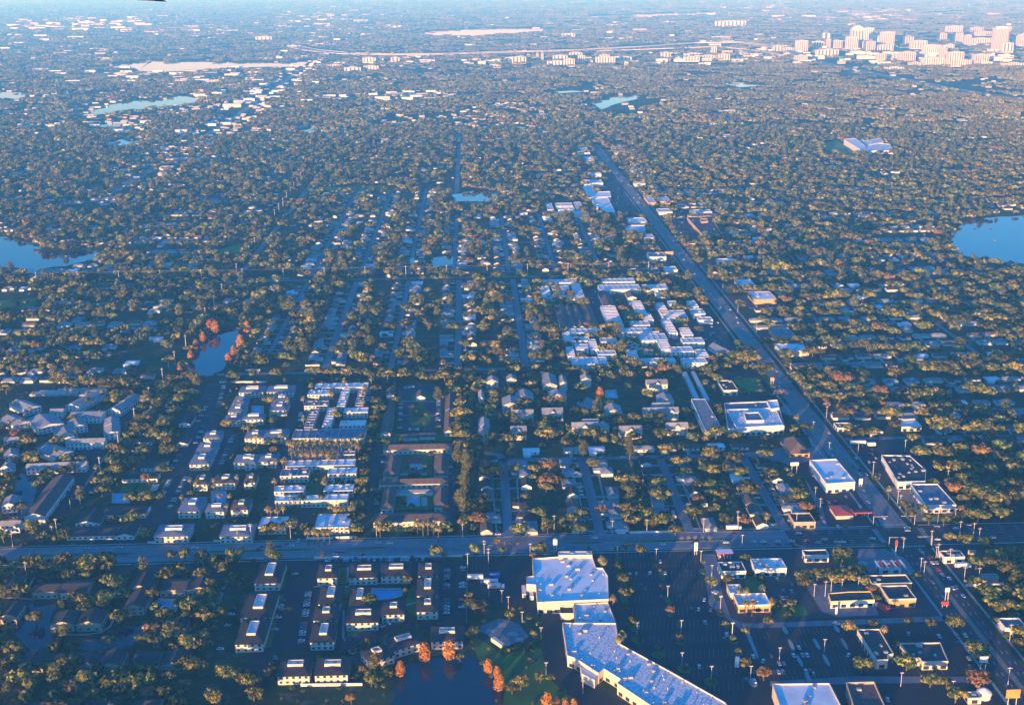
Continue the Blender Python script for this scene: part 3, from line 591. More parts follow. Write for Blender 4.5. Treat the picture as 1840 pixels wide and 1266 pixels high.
# commercial
def shop(zf,pts,h,wm,rm,desc=None,label=None,units=3,par=.9,win=(SHOPM,1.6,5,14,True,30),pm=None,name='shop_building',vents=0,cat='shop'):
    p=PX(zf,pts,h) if len(pts)!=4 or hasattr(pts[0],'__len__') else rp(*rectpx(zf,*pts,h))
    return flatb(name,p,h,wm,rm,desc,cat,par,units,win,vents,label,pm=pm)
shop(Z7,[(370,250),(545,236),(780,228),(808,312),(856,314),(890,370),(895,528),(405,550),(395,430),(330,425),(330,376),(378,368)],8,CRM,WHT,label='large white-roofed supermarket right of the dark car park, lower middle',units=15,vents=12,name='supermarket',cat='supermarket',par=1.1)
shop(Z7,[(655,560),(890,548),(942,684),(670,690)],6.5,CRM,WHM,label='mottled white shop roof joining the supermarket to the bent arcade',units=4,vents=4,win=None)
shop(Z7,[(578,690),(945,692),(965,830),(1330,1030),(1700,1240),(1760,1330),(1300,1330),(1150,1235),(955,1105),(980,1078),(862,1005),(825,1035),(670,935),(612,915)],7,CRM,WHM,label='long bent shopping arcade with speckled white roof, bottom centre',units=14,vents=34,name='shopping_arcade',cat='shopping arcade')
shop(Z7,[(698,975),(825,1045),(800,1085),(712,1040)],5,CRM,WHT,label='small white annex behind the bent shopping arcade',units=0,win=None)
shop(Z7,[(548,200),(778,198),(782,222),(552,226)],10,CRM,WHT,label='raised cream parapet block at the rear of the supermarket',units=2,win=None,name='plant_block',cat='building')
shop(Z7,[(560,580),(650,575),(655,625),(560,625)],4,CRM,DFL,label='low loading dock shed in the corner of the supermarket',units=0,win=None,name='loading_dock',cat='loading dock')
shop(Z8,(55,200,287,232),5,WWL,DFL,label='white-walled shop with dark roof beside the red-trimmed canopy',units=6)
shop(Z8,(252,440,270,212),5.5,WWL,WHT,label='white shop with cluttered white roof near the bare car park',units=8)
shop(Z8,(105,185,415,365),4,CRM,WHT,label='small white shed behind the orange-fronted restaurant',units=2,win=None)
shop(Z8,(152,345,486,418),5,ORW,WHT,label='white-roofed restaurant with orange front and palms',units=3,pm=WWL,name='restaurant',cat='restaurant')
shop(Z8,(548,690,192,160),5,WWL,DFL,label='small white shop with black roof facing the east-west road',units=0)
shop(Z8,(942,1180,358,308),6,ORW,DFL,label='dark-roofed orange building behind the oak row by the fuel station',units=2,pm=CRM)
shop(Z8,(1042,1205,450,370),6,ORW,DFL,label='orange-walled building with dark roof left of the diagonal road',units=1,pm=CRM)
shop(Z8,[(855,632),(985,628),(1068,772),(1035,780),(1036,808),(970,812)],5.5,CRM,DFL,label='narrow dark-roofed shop with white rear section, lower right',units=4)
shop(Z8,[(1108,712),(1345,708),(1392,818),(1240,822),(1225,798),(1170,795)],5,CRM,DFL,label='square dark-roofed restaurant with tan front, lower right',units=5,name='restaurant',cat='restaurant')
shop(Z8,[(355,952),(690,948),(790,1140),(420,1140)],8,CRM,WHT,label='big white-roofed warehouse cut by the bottom edge',units=5,name='warehouse',cat='warehouse',win=None)
shop(Z8,[(790,950),(955,945),(1040,1140),(850,1140)],7,TAN,BRN,label='brown-roofed building with tall tan parapet at the bottom edge',units=1,par=1.6,win=None)
shop(Z8,(1512,1590,1035,998),3.5,CRM,CONC,label='tiny pale diner beside the white dome, bottom right',units=1)
shop(Z8,(1368,1492,202,165),4.5,WWL,DFL,label='low white shop with dark roof across the diagonal road',units=4)
shop(Z8,(1600,1692,322,302),5,TAN,CONC,label='tan box building lit orange right of the diagonal road',units=0,win=None)
shop(Z8,(1730,1860,620,562),4,WWL,BLU,label='blue-roofed house lot building at the right edge, lower corner',units=0,win=None)
shop(Z4,[(5,290),(330,277),(372,430),(30,448)],7,WWL,BLU,label='wide flat school hall with speckled white centre roof left of diagonal road',units=3,vents=6,name='school_hall',cat='school')
shop(Z4,[(265,275),(330,270),(342,318),(290,325)],9.5,WWL,WHT,label='raised white corner tower of the wide flat hall',units=0,win=None,name='corner_tower',cat='building')
shop(Z4,[(20,330),(318,318),(365,425),(80,440)],7.5,WWL,WHM,label='speckled white raised roof over the middle of the wide hall',units=2,vents=10,win=None,name='raised_roof',cat='building')
shop(Z4,[(125,350),(215,346),(248,395),(140,397)],9,WWL,BLU,label='square white skylight box on the wide flat hall',units=0,win=None,name='skylight_box',cat='building')
shop(Z4,[(527,640),(690,632),(806,772),(632,784)],8,WWL,WHT,label='big white box store with smooth roof left of the diagonal road',units=4,name='box_store',cat='store')
shop(Z4,(432,565,1018,962),5,TAN,BLK,label='tan shop with black roof beside the east-west road, near the red roof',units=0)
shop(Z4,[(967,608),(1140,612),(1240,700),(1235,768),(1068,772)],6,WWL,DFL,label='white car showroom with cluttered dark roof and blue corner',units=14,name='car_showroom',cat='showroom')
shop(Z4,[(1147,787),(1310,784),(1424,912),(1242,918)],6,WWL,BLU,label='square white-trimmed store at the junction, right of the diagonal road',units=4,name='corner_store',cat='store')
shop(Z4,(0,90,210,150),5,CRM,DFL,label='dark-roofed building beside the green playing field',units=3)
shop(Z4,(698,802,440,410),4,CRM,BLU,label='small pale-roofed shop right of the diagonal road',units=1)
shop(Z4,[(1087,392),(1170,385),(1215,432),(1090,436)],4,CRM,WHT,label='bright white flat-roofed house right of the diagonal road',units=0)
X0,X1,Y0,Y1=rectpx(Z4,405,530,590,505,4.5); roofb('pyramid_restaurant',X0,X1,Y0,Y1,4.5,6.5,ORW,BRN,None,'restaurant',1,0,1,(SHOPM,1.6,4.5,10,True,30),label='restaurant with steep brown pyramid roof left of the diagonal road')
p=PX(Z3,[(1512,305),(1610,305),(1725,505),(1612,525)],8); flatb('long_hall',p,8,WWL,GRY,None,'hall',.3,1,None,label='long grey-roofed hall behind the wide flat school hall')
for pts,l in [([(1447,110),(1478,108),(1572,300),(1535,303)],'western'),([(1510,105),(1535,104),(1645,308),(1612,312)],'eastern')]: flatb('covered_walk',PX(Z3,pts,4),4,GRW,MET,None,'canopy',0,0,label=l+' one of two long metal canopies beside the school car park')
# red-roofed fuel station
X0,X1,Y0,Y1=rectpx(Z4,692,797,965,905,4.5); roofb('red_roofed_kiosk',X0,X1,Y0,Y1,3.6,2,CRM,REDR,None,'kiosk',1,0,1,label='red hip-roofed kiosk left of the junction')
def canopy(zf,r,h,top,fas,label,name='fuel_canopy'):
    X0,X1,Y0,Y1=rectpx(zf,*r,h); cx,cy_=(X0+X1)/2,(Y0+Y1)/2; w_,d_=(X1-X0)/2,(Y1-Y0)/2; mark(rp(X0,X1,Y0,Y1),3,1); t=thing(name,(cx,cy_,0),label=label,cat='canopy')
    obj('canopy_roof',MB().box(-w_,w_,-d_,d_,h-.8,h,fas,top),t)
    for x in (-w_*.7,0,w_*.7):
        for y in (-d_*.6,d_*.6): obj('post',MB().cone(x,y,0,h-.8,.2,.2,POL,6),t)
    for x in (-w_*.5,w_*.4): obj('pump',MB().box(x-.5,x+.5,-.4,.4,.03,1.7,WWL),t)
canopy(Z4,(797,912,955,927),4.8,DFL,REDP,'red-edged fuel canopy beside the red hip-roofed kiosk')
canopy(Z8,(28,125,176,150),5,WHT,REDP,'white fuel canopy with red edge near the big car park entrance')
shop(Z8,[(685,415),(805,405),(935,403),(958,452),(700,462)],5,WWL,DFL,label='yellow-fronted fuel station with dark panelled roof',units=0,par=.5,pm=YLW,name='fuel_station',cat='fuel station')
ff=shop(Z8,(992,1118,262,228),4.5,WWL,DFL,label='fast-food restaurant with red and white striped awnings near the junction',units=3,name='fast_food_restaurant',cat='restaurant')
for k in range(7): obj('awning',MB().box(-9+k*3,-7.6+k*3,-6.2,6.0,5.2,5.5,REDP if k%2 else WWL),ff)
# north shopping plazas
shop(ZC,(485,610,36,15),6,WWL,WHM,label='far white plaza block beside the upper diagonal road, northern one',win=None)
shop(ZC,[(475,58),(540,50),(560,95),(655,92),(662,125),(510,132)],6,WWL,WHT,label='white L-shaped plaza roof left of upper diagonal road',win=None)
shop(ZC,[(535,140),(640,130),(692,232),(640,240),(600,200),(560,195)],6,WWL,WHT,label='stepped white plaza roof left of the upper diagonal road',units=6,win=None)
shop(ZC,[(750,320),(885,318),(898,350),(770,358)],6,WWL,WHM,label='white temple-like hall left of the diagonal road, upper middle',units=0,win=None)
shop(ZC,[(1170,262),(1330,255),(1402,375),(1282,388)],6,ORW,DFL,label='angled orange-lit strip mall with dark roof right of diagonal road',units=5,pm=ORW,win=None)  # low sun's orange on the front is put into the wall colour
shop(ZC,[(1258,275),(1305,272),(1312,290),(1268,295)],8,ORW,ORW,label='orange rooftop block on the angled strip mall',units=0,win=None)
for r,l in [((295,408,188,168),'white row block north of brown trees, top one'),((310,422,213,197),'second white row block of the small upper cluster'),((432,480,205,162),'upright white block at right of the small upper cluster'),((242,280,213,168),'upright grey block at left of small upper cluster'),((385,510,248,222),'lowest white block of the small upper cluster'),((918,968,165,120),'orange-lit shop right of the upper diagonal road'),((995,1068,158,125),'white flat shop beside the orange-lit shop'),((985,1075,228,205),'white warehouse right of the upper diagonal road'),((1200,1340,228,212),'long white shed right of the upper diagonal road'),((805,990,632,605),'long dark-roofed shop with white edge by the power line'),((1210,1295,908,875),'white cube shop beside the apartment rows'),((1250,1345,950,930),'pale low shop beside the diagonal road car park'),((1025,1110,616,592),'green-trimmed shop near the traffic lights'),((965,1060,780,760),'pale flat-roofed shop behind three brown oaks'),((820,895,40,28),'white shed near the head of the diagonal road')]:
    shop(ZC,r,5,WWL if 'orange' not in l else ORW,WHM if 'dark' not in l else DFL,label=l,units=1,win=None,par=.5)  # orange light on the orange-lit shop is put into its wall colour
X0,X1,Y0,Y1=rectpx(ZC,1395,1480,1195,1120,4); roofb('dark_gabled_hall',X0,X1,Y0,Y1,4,4.5,WWL,BLU,None,'hall',0,math.radians(20),label='dark blue steep-roofed hall left of the diagonal road')
# far school at upper right
for pts_,h_,l_ in [([(540,992),(622,986),(692,1040),(655,1062)],13,'tall west wing of the white school among trees'),([(632,990),(690,1004),(800,984),(822,1008),(705,1034)],10,'rear wing of the white school among trees'),([(745,1018),(868,1028),(892,1072),(700,1076),(690,1046)],8,'low east wing of the white school among trees')]: shop(ZD,pts_,h_,WWL,WHM if h_<12 else WHT,label=l_,units=4,win=None,name='school_wing',cat='school')
# steep grey gabled blocks in the wood
for r in [(265,390,290,245),(505,625,285,245),(460,560,205,130),(575,630,190,145),(170,290,345,290),(665,850,500,470),(740,855,475,450),(850,930,505,482),(1005,1165,525,495),(1175,1425,395,365),(1240,1365,360,350),(1340,1490,500,475),(905,1020,395,345),(1285,1390,320,270),(1200,1345,195,165),(230,340,530,495),(455,600,400,365),(235,390,410,395),(730,800,165,135),(0,40,300,250),(0,75,500,445),(0,60,545,510),(200,270,165,140),(55,140,180,150)]:
    X0,X1,Y0,Y1=rectpx(Z3,*r,8.5); 
    if Y1-Y0<9: Y1=Y0+11
    t=roofb('steep_gabled_block',X0,X1,Y0,Y1,8,3.2,CRM,GRY,'steep grey-roofed three-storey block','apartment block',0,0,.5,(WINM,1.7,4.5,16),group='steep grey-roofed blocks in the wooded grounds')
    w_=X1-X0
    for s in ([-.3,.3] if w_>24 else [0]): 
        gb=MB(); gb.box(-2.6,2.6,-1.2,2.5,0,8.2,CRM); gb.face([(-2.9,-1.4,8),(0,-1.4,10.6),(0,5,10.6),(-2.9,5,8)][::-1],GRY); gb.face([(0,-1.4,10.6),(2.9,-1.4,8),(2.9,5,8),(0,5,10.6)][::-1],GRY); gb.face([(-2.6,-1.2,8.2),(2.6,-1.2,8.2),(0,-1.2,10.4)],CRM)
        obj('gabled_bay',gb,t,(s*w_,-(Y1-Y0)/2,0))
rs=random.Random(77)
for sd_ in (-1,1):
    Y=1260 if sd_>0 else 1700
    while Y<3000:
        dx=rs.uniform(26,52); w_=rs.uniform(14,34); d_=rs.uniform(16,40); cx=NXc+sd_*(dx+w_/2-8)
        if not occ_any(cx,Y+d_/2,max(w_,d_)/2) and rs.random()<.8:
            lp_=rp(min(NXc+sd_*12,NXc+sd_*(dx+w_)),max(NXc+sd_*12,NXc+sd_*(dx+w_)),Y-14,Y+d_+6); flat(lots,lp_,.0195,ASPH,2)
            flatb('roadside_shop',rp(cx-w_/2,cx+w_/2,Y,Y+d_),rs.uniform(4.5,7),rs.choice((WWL,CRM,TAN,ORW)),rs.choice((WHT,WHM,BLU,DFL,WHT)),'flat-roofed roadside shop','shop',.6,rs.choice((1,2,3)),group='roadside shops along the upper diagonal road')
            SHOPLOTS.append((cx,Y,w_))
        Y+=d_+rs.uniform(22,60)
# pools and courts
def pool(zf,deck,water,label,deckm=DECK):
    dp=PX(zf,deck) ; cx=sum(p[0] for p in dp)/len(dp); cy_=sum(p[1] for p in dp)/len(dp); mark(dp,2,1); L=[(p[0]-cx,p[1]-cy_) for p in ccw(dp)]; W_=[(p[0]-cx,p[1]-cy_) for p in ccw(PX(zf,water))]
    t=thing('swimming_pool',(cx,cy_,0),label=label,cat='swimming pool'); obj('deck',MB().prism(L,0,.12,deckm),t); obj('pool_water',MB().face([(*p,.126) for p in W_],POOL),t)
pool(Z6,[(870,450),(1090,450),(1115,480),(1090,510),(1000,530),(900,540),(870,490)],[(905,460),(1070,462),(1085,482),(1070,505),(920,530),(900,495)],'large blue pool with rounded deck among black-roofed blocks')
pool(Z5,[(1060,560),(1110,520),(1260,525),(1230,620),(1080,640)],[(1065,600),(1110,545),(1180,545),(1185,575),(1120,620)],'bright blue pool in the shaded lower left')
rr_=lambda a,b,c,d:[(a,d),(b,d),(b,c),(a,c)]
pool(Z2,rr_(1172,1262,812,765),rr_(1195,1238,808,780),'pool beside the red court in the upper brown courtyard')
pool(Z2,rr_(1150,1245,1066,980),rr_(1177,1222,1052,1010),'pool on the cream deck in the lower brown courtyard')
pool(Z2,rr_(525,695,722,672),rr_(558,680,716,676),'wide pool with palms inside the white flat-roofed rows')
pool(Z2,rr_(45,135,408,350),rr_(60,112,405,360),'small pool at top of the blue-roofed blocks')
pool(Z1,rr_(1452,1560,1005,925),rr_(1478,1545,1000,935),'upright blue pool between the blue-roofed blocks')
pool(Z1,rr_(770,895,1010,942),rr_(785,875,1003,950),'pool on a pale deck below the oak row on the left')
pool(ZC,[(600,1105),(700,1100),(735,1118),(700,1135),(605,1135)],[(615,1110),(690,1108),(705,1118),(690,1130),(615,1130)],'long turquoise pool among the white apartment rows')
pool(ZC,rr_(778,830,852,820),rr_(785,822,848,824),'small square pool at top of the white apartment rows')
pool(Z3,[(900,240),(980,235),(990,300),(900,295)],[(915,260),(965,262),(980,280),(960,295),(920,280)],'oval pool among trees and grey-roofed blocks')
flat(lots,PX(Z2,rr_(1130,1265,768,715)),.037,COURT,2); flat(lots,PX(Z2,rr_(345,520,722,678)),.037,DECK,2); flat(lots,PX(Z1,[(1050,880),(1100,880),(1080,925),(1035,925)]),.037,CONC,2); flat(lots,PX(Z2,rr_(1255,1295,1062,1000)),.037,DECK,2)
flat(lots,PX(Z7,[(-30,720),(150,650),(280,690),(345,780),(170,860),(50,760)]),.0362,COURB,2); 
for a in [(160,700,60),(230,760,70),(80,740,60),(280,800,50),(200,830,40)]:
    q=PX(Z7,rr_(a[0]-a[2]/2,a[0]+a[2]/2,a[1]+12,a[1]-14)); flat(lots,q,.040+a[2]*.00005,CONC,2)
shed=thing('pool_pavilion',(*G(*Z2(1200,980)),0),label='dark-roofed pavilion beside the cream pool deck',cat='pavilion'); build_parts(shed,32,6,3,1.3,CRM,GRY)
shed=thing('pool_pavilion',(*G(*Z2(1198,838)),0),label='low brown-roofed pavilion south of the upper courtyard pool',cat='pavilion'); build_parts(shed,23,6,3,1.3,CRM,BRN)
# boundary walls
def wall_(zf,p0,p1,label,h=1.8,m=WWL):
    a=Vector(G(*zf(*p0))); b=Vector(G(*zf(*p1))); d=b-a; L=d.length; t=thing('boundary_wall',(*a,0),math.atan2(d.y,d.x),label=label,cat='wall'); obj('wall_panel',MB().box(0,L,-.12,.12,0,h,m),t); obj('coping',MB().box(-.05,L+.05,-.2,.2,h,h+.1,CONC),t)
wall_(Z6,(485,245),(1545,232),'long white boundary wall north of the black-roofed blocks'); wall_(Z6,(1552,235),(1548,700),'wall between the black-roofed blocks and supermarket yard',1.5,CONC)
wall_(Z6,(0,250),(130,250),'short white wall left of the apartment entrance by the road'); wall_(Z6,(430,112),(785,102),'white wall below the palms facing the main road')
wall_(Z5,(1030,140),(1290,136),'white wall in front of the left long blue-roofed block'); wall_(Z5,(1490,130),(1750,125),'white wall in front of the right long blue-roofed block')
wall_(Z1,(590,890),(780,620),'pale wall slanting along the pole line on the left'); wall_(Z1,(400,232),(730,226),'white wall behind the carports, upper left complex'); wall_(Z1,(1510,182),(1840,182),'white wall at the top of the blue-roofed blocks')
wall_(Z6,(390,1135),(820,1130),'pale wall below the lowest black-roofed blocks'); wall_(Z7,(1040,68),(1335,62),'white garden wall facing the main road, middle'); wall_(Z7,(955,72),(1010,70),'short white garden wall by the street corner')
wall_(Z8,(1495,372),(1720,362),'white yard wall right of the diagonal road',2)
# downtown towers
def tower(zf,xl,xr,yb,yt,desc=None,strips=5,cap=None,dark=False,label=None,depth=None):
    a=zf(xl,yb); b=zf(xr,yb); X0=G(*a)[0]; X1=G(*b)[0]; Y0=G(*zf((xl+xr)/2,yb))[1]; w_=X1-X0; d_=depth or min(w_,45)
    # height from the pixel height
    top=zf((xl+xr)/2,yt); lo,hi=1.,400.
    for _ in range(30):
        mid=(lo+hi)/2
        if P((X0+X1)/2,Y0,mid)[1]>top[1]: lo=mid
        else: hi=mid
    h=lo; t=thing('office_tower' if h>45 else 'city_block',((X0+X1)/2,Y0+d_/2,0),0,desc,'tower' if h>45 else 'building','towers and blocks of the distant downtown',label)
    m1,m2=(TWG,TWR) if dark else (TWR,TWG)
    obj('wall',MB().box(-w_/2,w_/2,-d_/2,d_/2,0,h,m1,CONC),t)
    sm=MB().box(-w_/strips*.22,w_/strips*.22,-.4,.4,4,h*.95,m2).mesh('window_strip')
    for k in range(strips): obj('window_strip',sm,t,(-w_/2+w_*(k+.5)/strips,-d_/2,0))
    if cap=='dome':
        q=MB(); 
        for k in range(4): q.box(-w_/2*math.cos(k*.35+.15),w_/2*math.cos(k*.35+.15),-d_/2*.9,d_/2*.9,h+k*7,h+(k+1)*7,TWR)
        obj('roof_crown',q,t)
    elif cap=='spire': obj('spire',MB().cone(0,0,h,h+30,2,.3,TWG,6),t); obj('roof_crown',MB().box(-w_*.35,w_*.35,-d_*.35,d_*.35,h,h+9,TWR),t)
    else: obj('plant_room',MB().box(-w_*.22,w_*.22,-d_*.2,d_*.2,h,h+4,CONC),t)
TD='pale tower' ; TB='pale mid-rise block'
for r in [(558,640,360,262,5),(645,685,350,295,3),(690,765,370,290,5,None,True),(772,895,365,320,6),(800,898,345,228,7),(682,752,290,200,5),(965,1040,325,258,4,None,True),(1015,1135,350,290,6),(1105,1230,395,320,8),(1225,1275,400,345,4),(1275,1325,355,315,3),(940,1050,445,370,7),(1100,1260,475,412,9),(1280,1390,475,370,6),(1330,1450,475,428,7),(1465,1570,465,388,6),(1010,1100,480,445,5),(780,840,445,385,4),(200,283,380,290,5),(198,282,445,395,6),(320,400,350,295,4),(415,445,350,280,3),(450,530,345,288,5),(110,185,380,340,4),(40,110,375,325,3),(345,505,405,355,6),(375,450,285,235,2,None,True),(1215,1275,290,235,4,None,True),(1325,1388,305,230,5,None,True),(1265,1390,240,185,7),(1400,1445,318,250,3),(1445,1535,230,195,5),(1475,1595,255,225,7),(1445,1592,320,272,8),(1665,1745,375,305,3),(1785,1840,330,245,4),(1745,1790,320,262,3),(1670,1840,480,450,9),(840,970,505,478,6),(740,800,300,255,3),(885,960,430,395,3),(1590,1620,430,400,2)]:
    tower(ZD,*r[:4],desc=TD if r[2]-r[3]>62 else TB,strips=r[4],dark=len(r)>6)
tower(ZD,588,680,330,215,strips=4,cap='dome',label='tall pale downtown tower with rounded arched crown')
tower(ZD,1600,1705,370,200,strips=9,cap='spire',label='tallest pale downtown tower at the far right')
tower(ZD,1680,1722,330,180,strips=3,cap='spire',dark=True,label='slim dark-topped tower behind the tallest downtown tower')
# mid-rise strip in front of the expressway
for r in [(0,100,455,405,4),(170,190,440,378,2,None,True),(205,225,440,375,2,None,True),(250,395,465,435,6),(290,395,430,395,4),(370,445,475,420,4),(410,500,405,375,4),(470,518,460,395,3),(595,735,460,405,7),(625,695,410,390,3),(530,575,455,430,3),(765,850,440,405,3),(1060,1130,415,375,3),(1165,1205,438,410,2),(1225,1335,440,405,5),(1335,1455,430,395,6),(1468,1550,430,385,4),(1420,1455,390,335,2),(1225,1355,400,380,5),(700,770,498,485,3),(830,890,500,488,2),(1440,1670,190,150,8),(355,450,265,240,4)]: tower(ZT3,*r[:4],desc='pale mid-rise city block',strips=r[4],dark=len(r)>6)
for r in [(760,850,450,412,4),(840,905,445,415,3),(765,870,508,470,5),(630,745,515,480,4),(510,605,478,462,5),(960,1020,450,410,2),(1690,1740,485,465,2),(1060,1100,430,410,2),(510,555,130,105,2),(0,110,295,262,4)]: tower(ZT2,*r[:4],desc='pale low city block',strips=r[4])
# expressway
def express(pts,wd,zh,label,name='elevated_expressway'):
    w=[G(*p,zh) for p in pts]; q=[]
    for i in range(len(w)-1):
        k=max(1,int(math.dist(w[i],w[i+1])/120))
        for j in range(k): q.append((w[i][0]+(w[i+1][0]-w[i][0])*j/k,w[i][1]+(w[i+1][1]-w[i][1])*j/k))
    q.append(w[-1]); c=q[0]; q=[(x-c[0],y-c[1]) for x,y in q]; t=thing(name,(*c,0),label=label,cat='highway')
    L,Rr=line_poly(q,wd); m=MB(); b1=MB(); 
    for i in range(len(q)-1):
        m.face([(*Rr[i],zh),(*Rr[i+1],zh),(*L[i+1],zh),(*L[i],zh)],CONC); m.face([(*Rr[i],zh-2.5),(*Rr[i+1],zh-2.5),(*Rr[i+1],zh),(*Rr[i],zh)],CONC); m.face([(*L[i],zh-2.5),(*L[i],zh),(*L[i+1],zh),(*L[i+1],zh-2.5)],CONC); m.face([(*L[i],zh-2.5),(*L[i+1],zh-2.5),(*Rr[i+1],zh-2.5),(*Rr[i],zh-2.5)],CONC)
        for S_ in (L,Rr): b1.face([(*S_[i],zh),(*S_[i+1],zh),(*S_[i+1],zh+1.6),(*S_[i],zh+1.6)],WWL)
    obj('deck',m,t); obj('barrier',b1,t); pm=MB().cone(0,0,0,zh-2.5,2.2,2.2,CONC,6).mesh('pier')
    for i in range(0,len(q),1 if len(q)<90 else 2): obj('pier',pm,t,(*q[i],0))
express([(530,84),(560,90),(620,96),(700,98),(800,97),(920,93),(1050,90)],95,12,'long pale expressway crossing the upper middle, western stretch')
express([(1050,89),(1150,84),(1250,77),(1330,76),(1380,82),(1420,92),(1445,104)],48,18,'elevated expressway curving down beside downtown')
express([(1075,92),(1180,88),(1290,84),(1370,92),(1410,100)],26,11,'lower ramp beneath the elevated expressway near downtown','expressway_ramp')
for l,p in [('green overhead road sign left of downtown, first','1511,110'),('green overhead road sign left of downtown, second','1576,126')]:
    x,y=map(float,p.split(',')); X,Y=G(x,y); t=thing('overhead_sign',(X,Y,0),label=l,cat='road sign'); obj('sign_panel',MB().box(-11,11,-.5,.5,7,16,mat('green_sign',(.02,.42,.20),(.02,.36,.17))),t)
    for s in (-10,10): obj('post',MB().cone(s,.8,0,16,.5,.5,MET,6),t)

tick('houses')
# ------------------------------------------------------------------ houses
HK=[]
def house_proto(kind,wm,rm,parts=True):
    """list of (name, mesh, loc) of the parts"""
    w_,d_,rise,hip,el={'hip':(14,10,2,1,True),'gable':(15,9,2.2,0,False),'flat':(14,9,.5,1,True),'long':(18,9,1.9,1,False)}[kind]
    tmp=bpy.data.objects.new('tmp',None); COL.objects.link(tmp); n0=set(o.name for o in COL.objects)
    build_parts(tmp,w_,d_,2.9,rise,wm,rm,hip,.6)
    pr=[(o.name.split('.')[0],o.data,(0,0,0)) for o in tmp.children]
    for o in list(tmp.children): bpy.data.objects.remove(o)
    if el:
        build_parts(tmp,6.5,9,2.7,rise*.75,wm,rm,hip,.5,'y')
        for o in list(tmp.children): pr.append(('wing_'+o.name.split('.')[0],o.data,(-w_/2+3.2,-6.2,0))); bpy.data.objects.remove(o)
    bpy.data.objects.remove(tmp)
    gd=MB().box(-1.3,1.3,-.05,.05,0,2.1,WWL).mesh('garage_door')
    pr.append(('garage_door',gd,(-w_/2+3.2,-10.75 if el else -d_/2-.04,0)))
    for x in (-.5,3.5): pr.append(('window',WINM,(x,-d_/2-.02,1.6)))
    return pr
HP=[('white-walled grey hip-roofed house',house_proto('hip',WWL,GRY)),('cream gabled house with brown roof',house_proto('gable',CRM,BRN)),('long pale house with grey hip roof',house_proto('long',CRM,GRY)),('dark-roofed hipped house',house_proto('hip',CRM,BLK)),
 ('white-roofed low house',house_proto('flat',WWL,WHT)),('dark gabled house with white walls',house_proto('gable',WWL,BLK)),('blue-grey roofed house',house_proto('hip',CRM,BLU)),('red-brown roofed house',house_proto('gable',CRM,mat('red_brown_roof',(.24,.09,.07),(.17,.065,.05),.3,.9)))]
HW=[.24,.14,.19,.14,.09,.1,.07,.03]
HC=[] # candidates (x,y,rz)
drv=MB()
def visible(X,Y,mg=40):
    if Y<400: return False
    x,y=P(X,Y,4); return -mg<x<1840+mg and -20<y<1266+mg
rh=random.Random(5)
def rows_for(pts,wd,mode):
    if not mode: return
    a=Vector(pts[0]); b=Vector(pts[-1]); d=b-a; L=d.length; u=d/L; nn=Vector((-u.y,u.x)); s0=10
    while s0<L-8:
        for s in (1,-1):
            if mode=='north' and s<0: continue
            off=wd/2+rh.uniform(11,14); p=a+u*(s0+rh.uniform(-1.5,1.5))+nn*s*off
            if rh.random()<.08: continue
            if occ_any(p.x,p.y,6): continue
            if not visible(p.x,p.y): continue
            rz=math.atan2(u.y,u.x)+(0 if s>0 else math.pi); HC.append((p.x,p.y,rz)); mark([(p.x+q[0],p.y+q[1]) for q in rp(-8,8,-7,7)],3)
            q=a+u*(s0-4)+nn*s*(wd/2); e=a+u*(s0-4)+nn*s*(off-5)
            if s0<10000: strip(pav,[tuple(q),tuple(e)],3,.0385,CONC,4,.2)
        s0+=rh.uniform(19.5,23)
for pts,wd,mode in STREETS: rows_for(pts,wd,mode)
for k in range(5000):   # houses off the drawn streets, filling the canopy
    X=rh.uniform(-1500,1500); Y=rh.uniform(1230,3300)
    if not visible(X,Y) or occ_any(X,Y,11): continue
    HC.append((X,Y,rh.choice([0,math.pi/2,-math.pi/2,math.pi])+rh.uniform(-.05,.05))); mark([(X+q[0],Y+q[1]) for q in rp(-9,9,-8,8)],3)
    if len(HC)>2100: break
HC.sort(key=lambda h:h[1]**2+h[0]**2)
farh=MB(); nh=0
for (x,y,rz) in HC:
    i=rh.choices(range(len(HP)),HW)[0]; d,pr=HP[i]
    if nh<300:
        t=thing('house',(x,y,0),rz,d,'house','single-storey houses along the streets'); nh+=1
        full=y<1150; wing=None
        for n_,me,l in pr:
            if not full and n_ in('window','garage_door'): continue
            obj(n_,me,t,l)
    else:
        c,s=math.cos(rz),math.sin(rz); 
        for n_,me,l in pr:
            if n_ in('window','garage_door'): continue
            V=[(x+(v.co.x+l[0])*c-(v.co.y+l[1])*s,y+(v.co.x+l[0])*s+(v.co.y+l[1])*c,v.co.z+l[2]) for v in me.vertices]
            for p_ in me.polygons: farh.face([V[k] for k in p_.vertices],me.materials[p_.material_index])
struct('distant_houses',farh,'stuff')
tick('far field')
# ------------------------------------------------------------------ far field: scattered pale roofs
LKX,LKY=np.meshgrid(np.arange(-9000,9000,12.)+6,np.arange(2800,16600,12.)+6); LK=np.zeros(LKX.shape,bool)
for L in LAKES:
    ys=[p[1] for p in L]
    if max(ys)<2800 or min(ys)>16600: continue
    j0,j1=max(0,int((min(ys)-2800)/12)-1),int((max(ys)-2800)/12)+2; xs=[p[0] for p in L]; i0,i1=max(0,int((min(xs)+9000)/12)-1),max(0,int((max(xs)+9000)/12)+2)
    LK[j0:j1,i0:i1]|=inpoly(LKX[j0:j1,i0:i1],LKY[j0:j1,i0:i1],L)
def laked(x,y):
    i,j=int((x+9000)/12),int((y-2800)/12)
    if 0<=j<LK.shape[0] and 0<=i<LK.shape[1]: return bool(LK[j,i])
    return False
rf=random.Random(9); far=MB(); nb=0
CL=[(0,40,330,60,.5,130),(180,700,90,45,1,150),(330,700,60,22,1,90),(560,720,40,40,1,80),(0,0,0,0,0,0)]
spots=[]
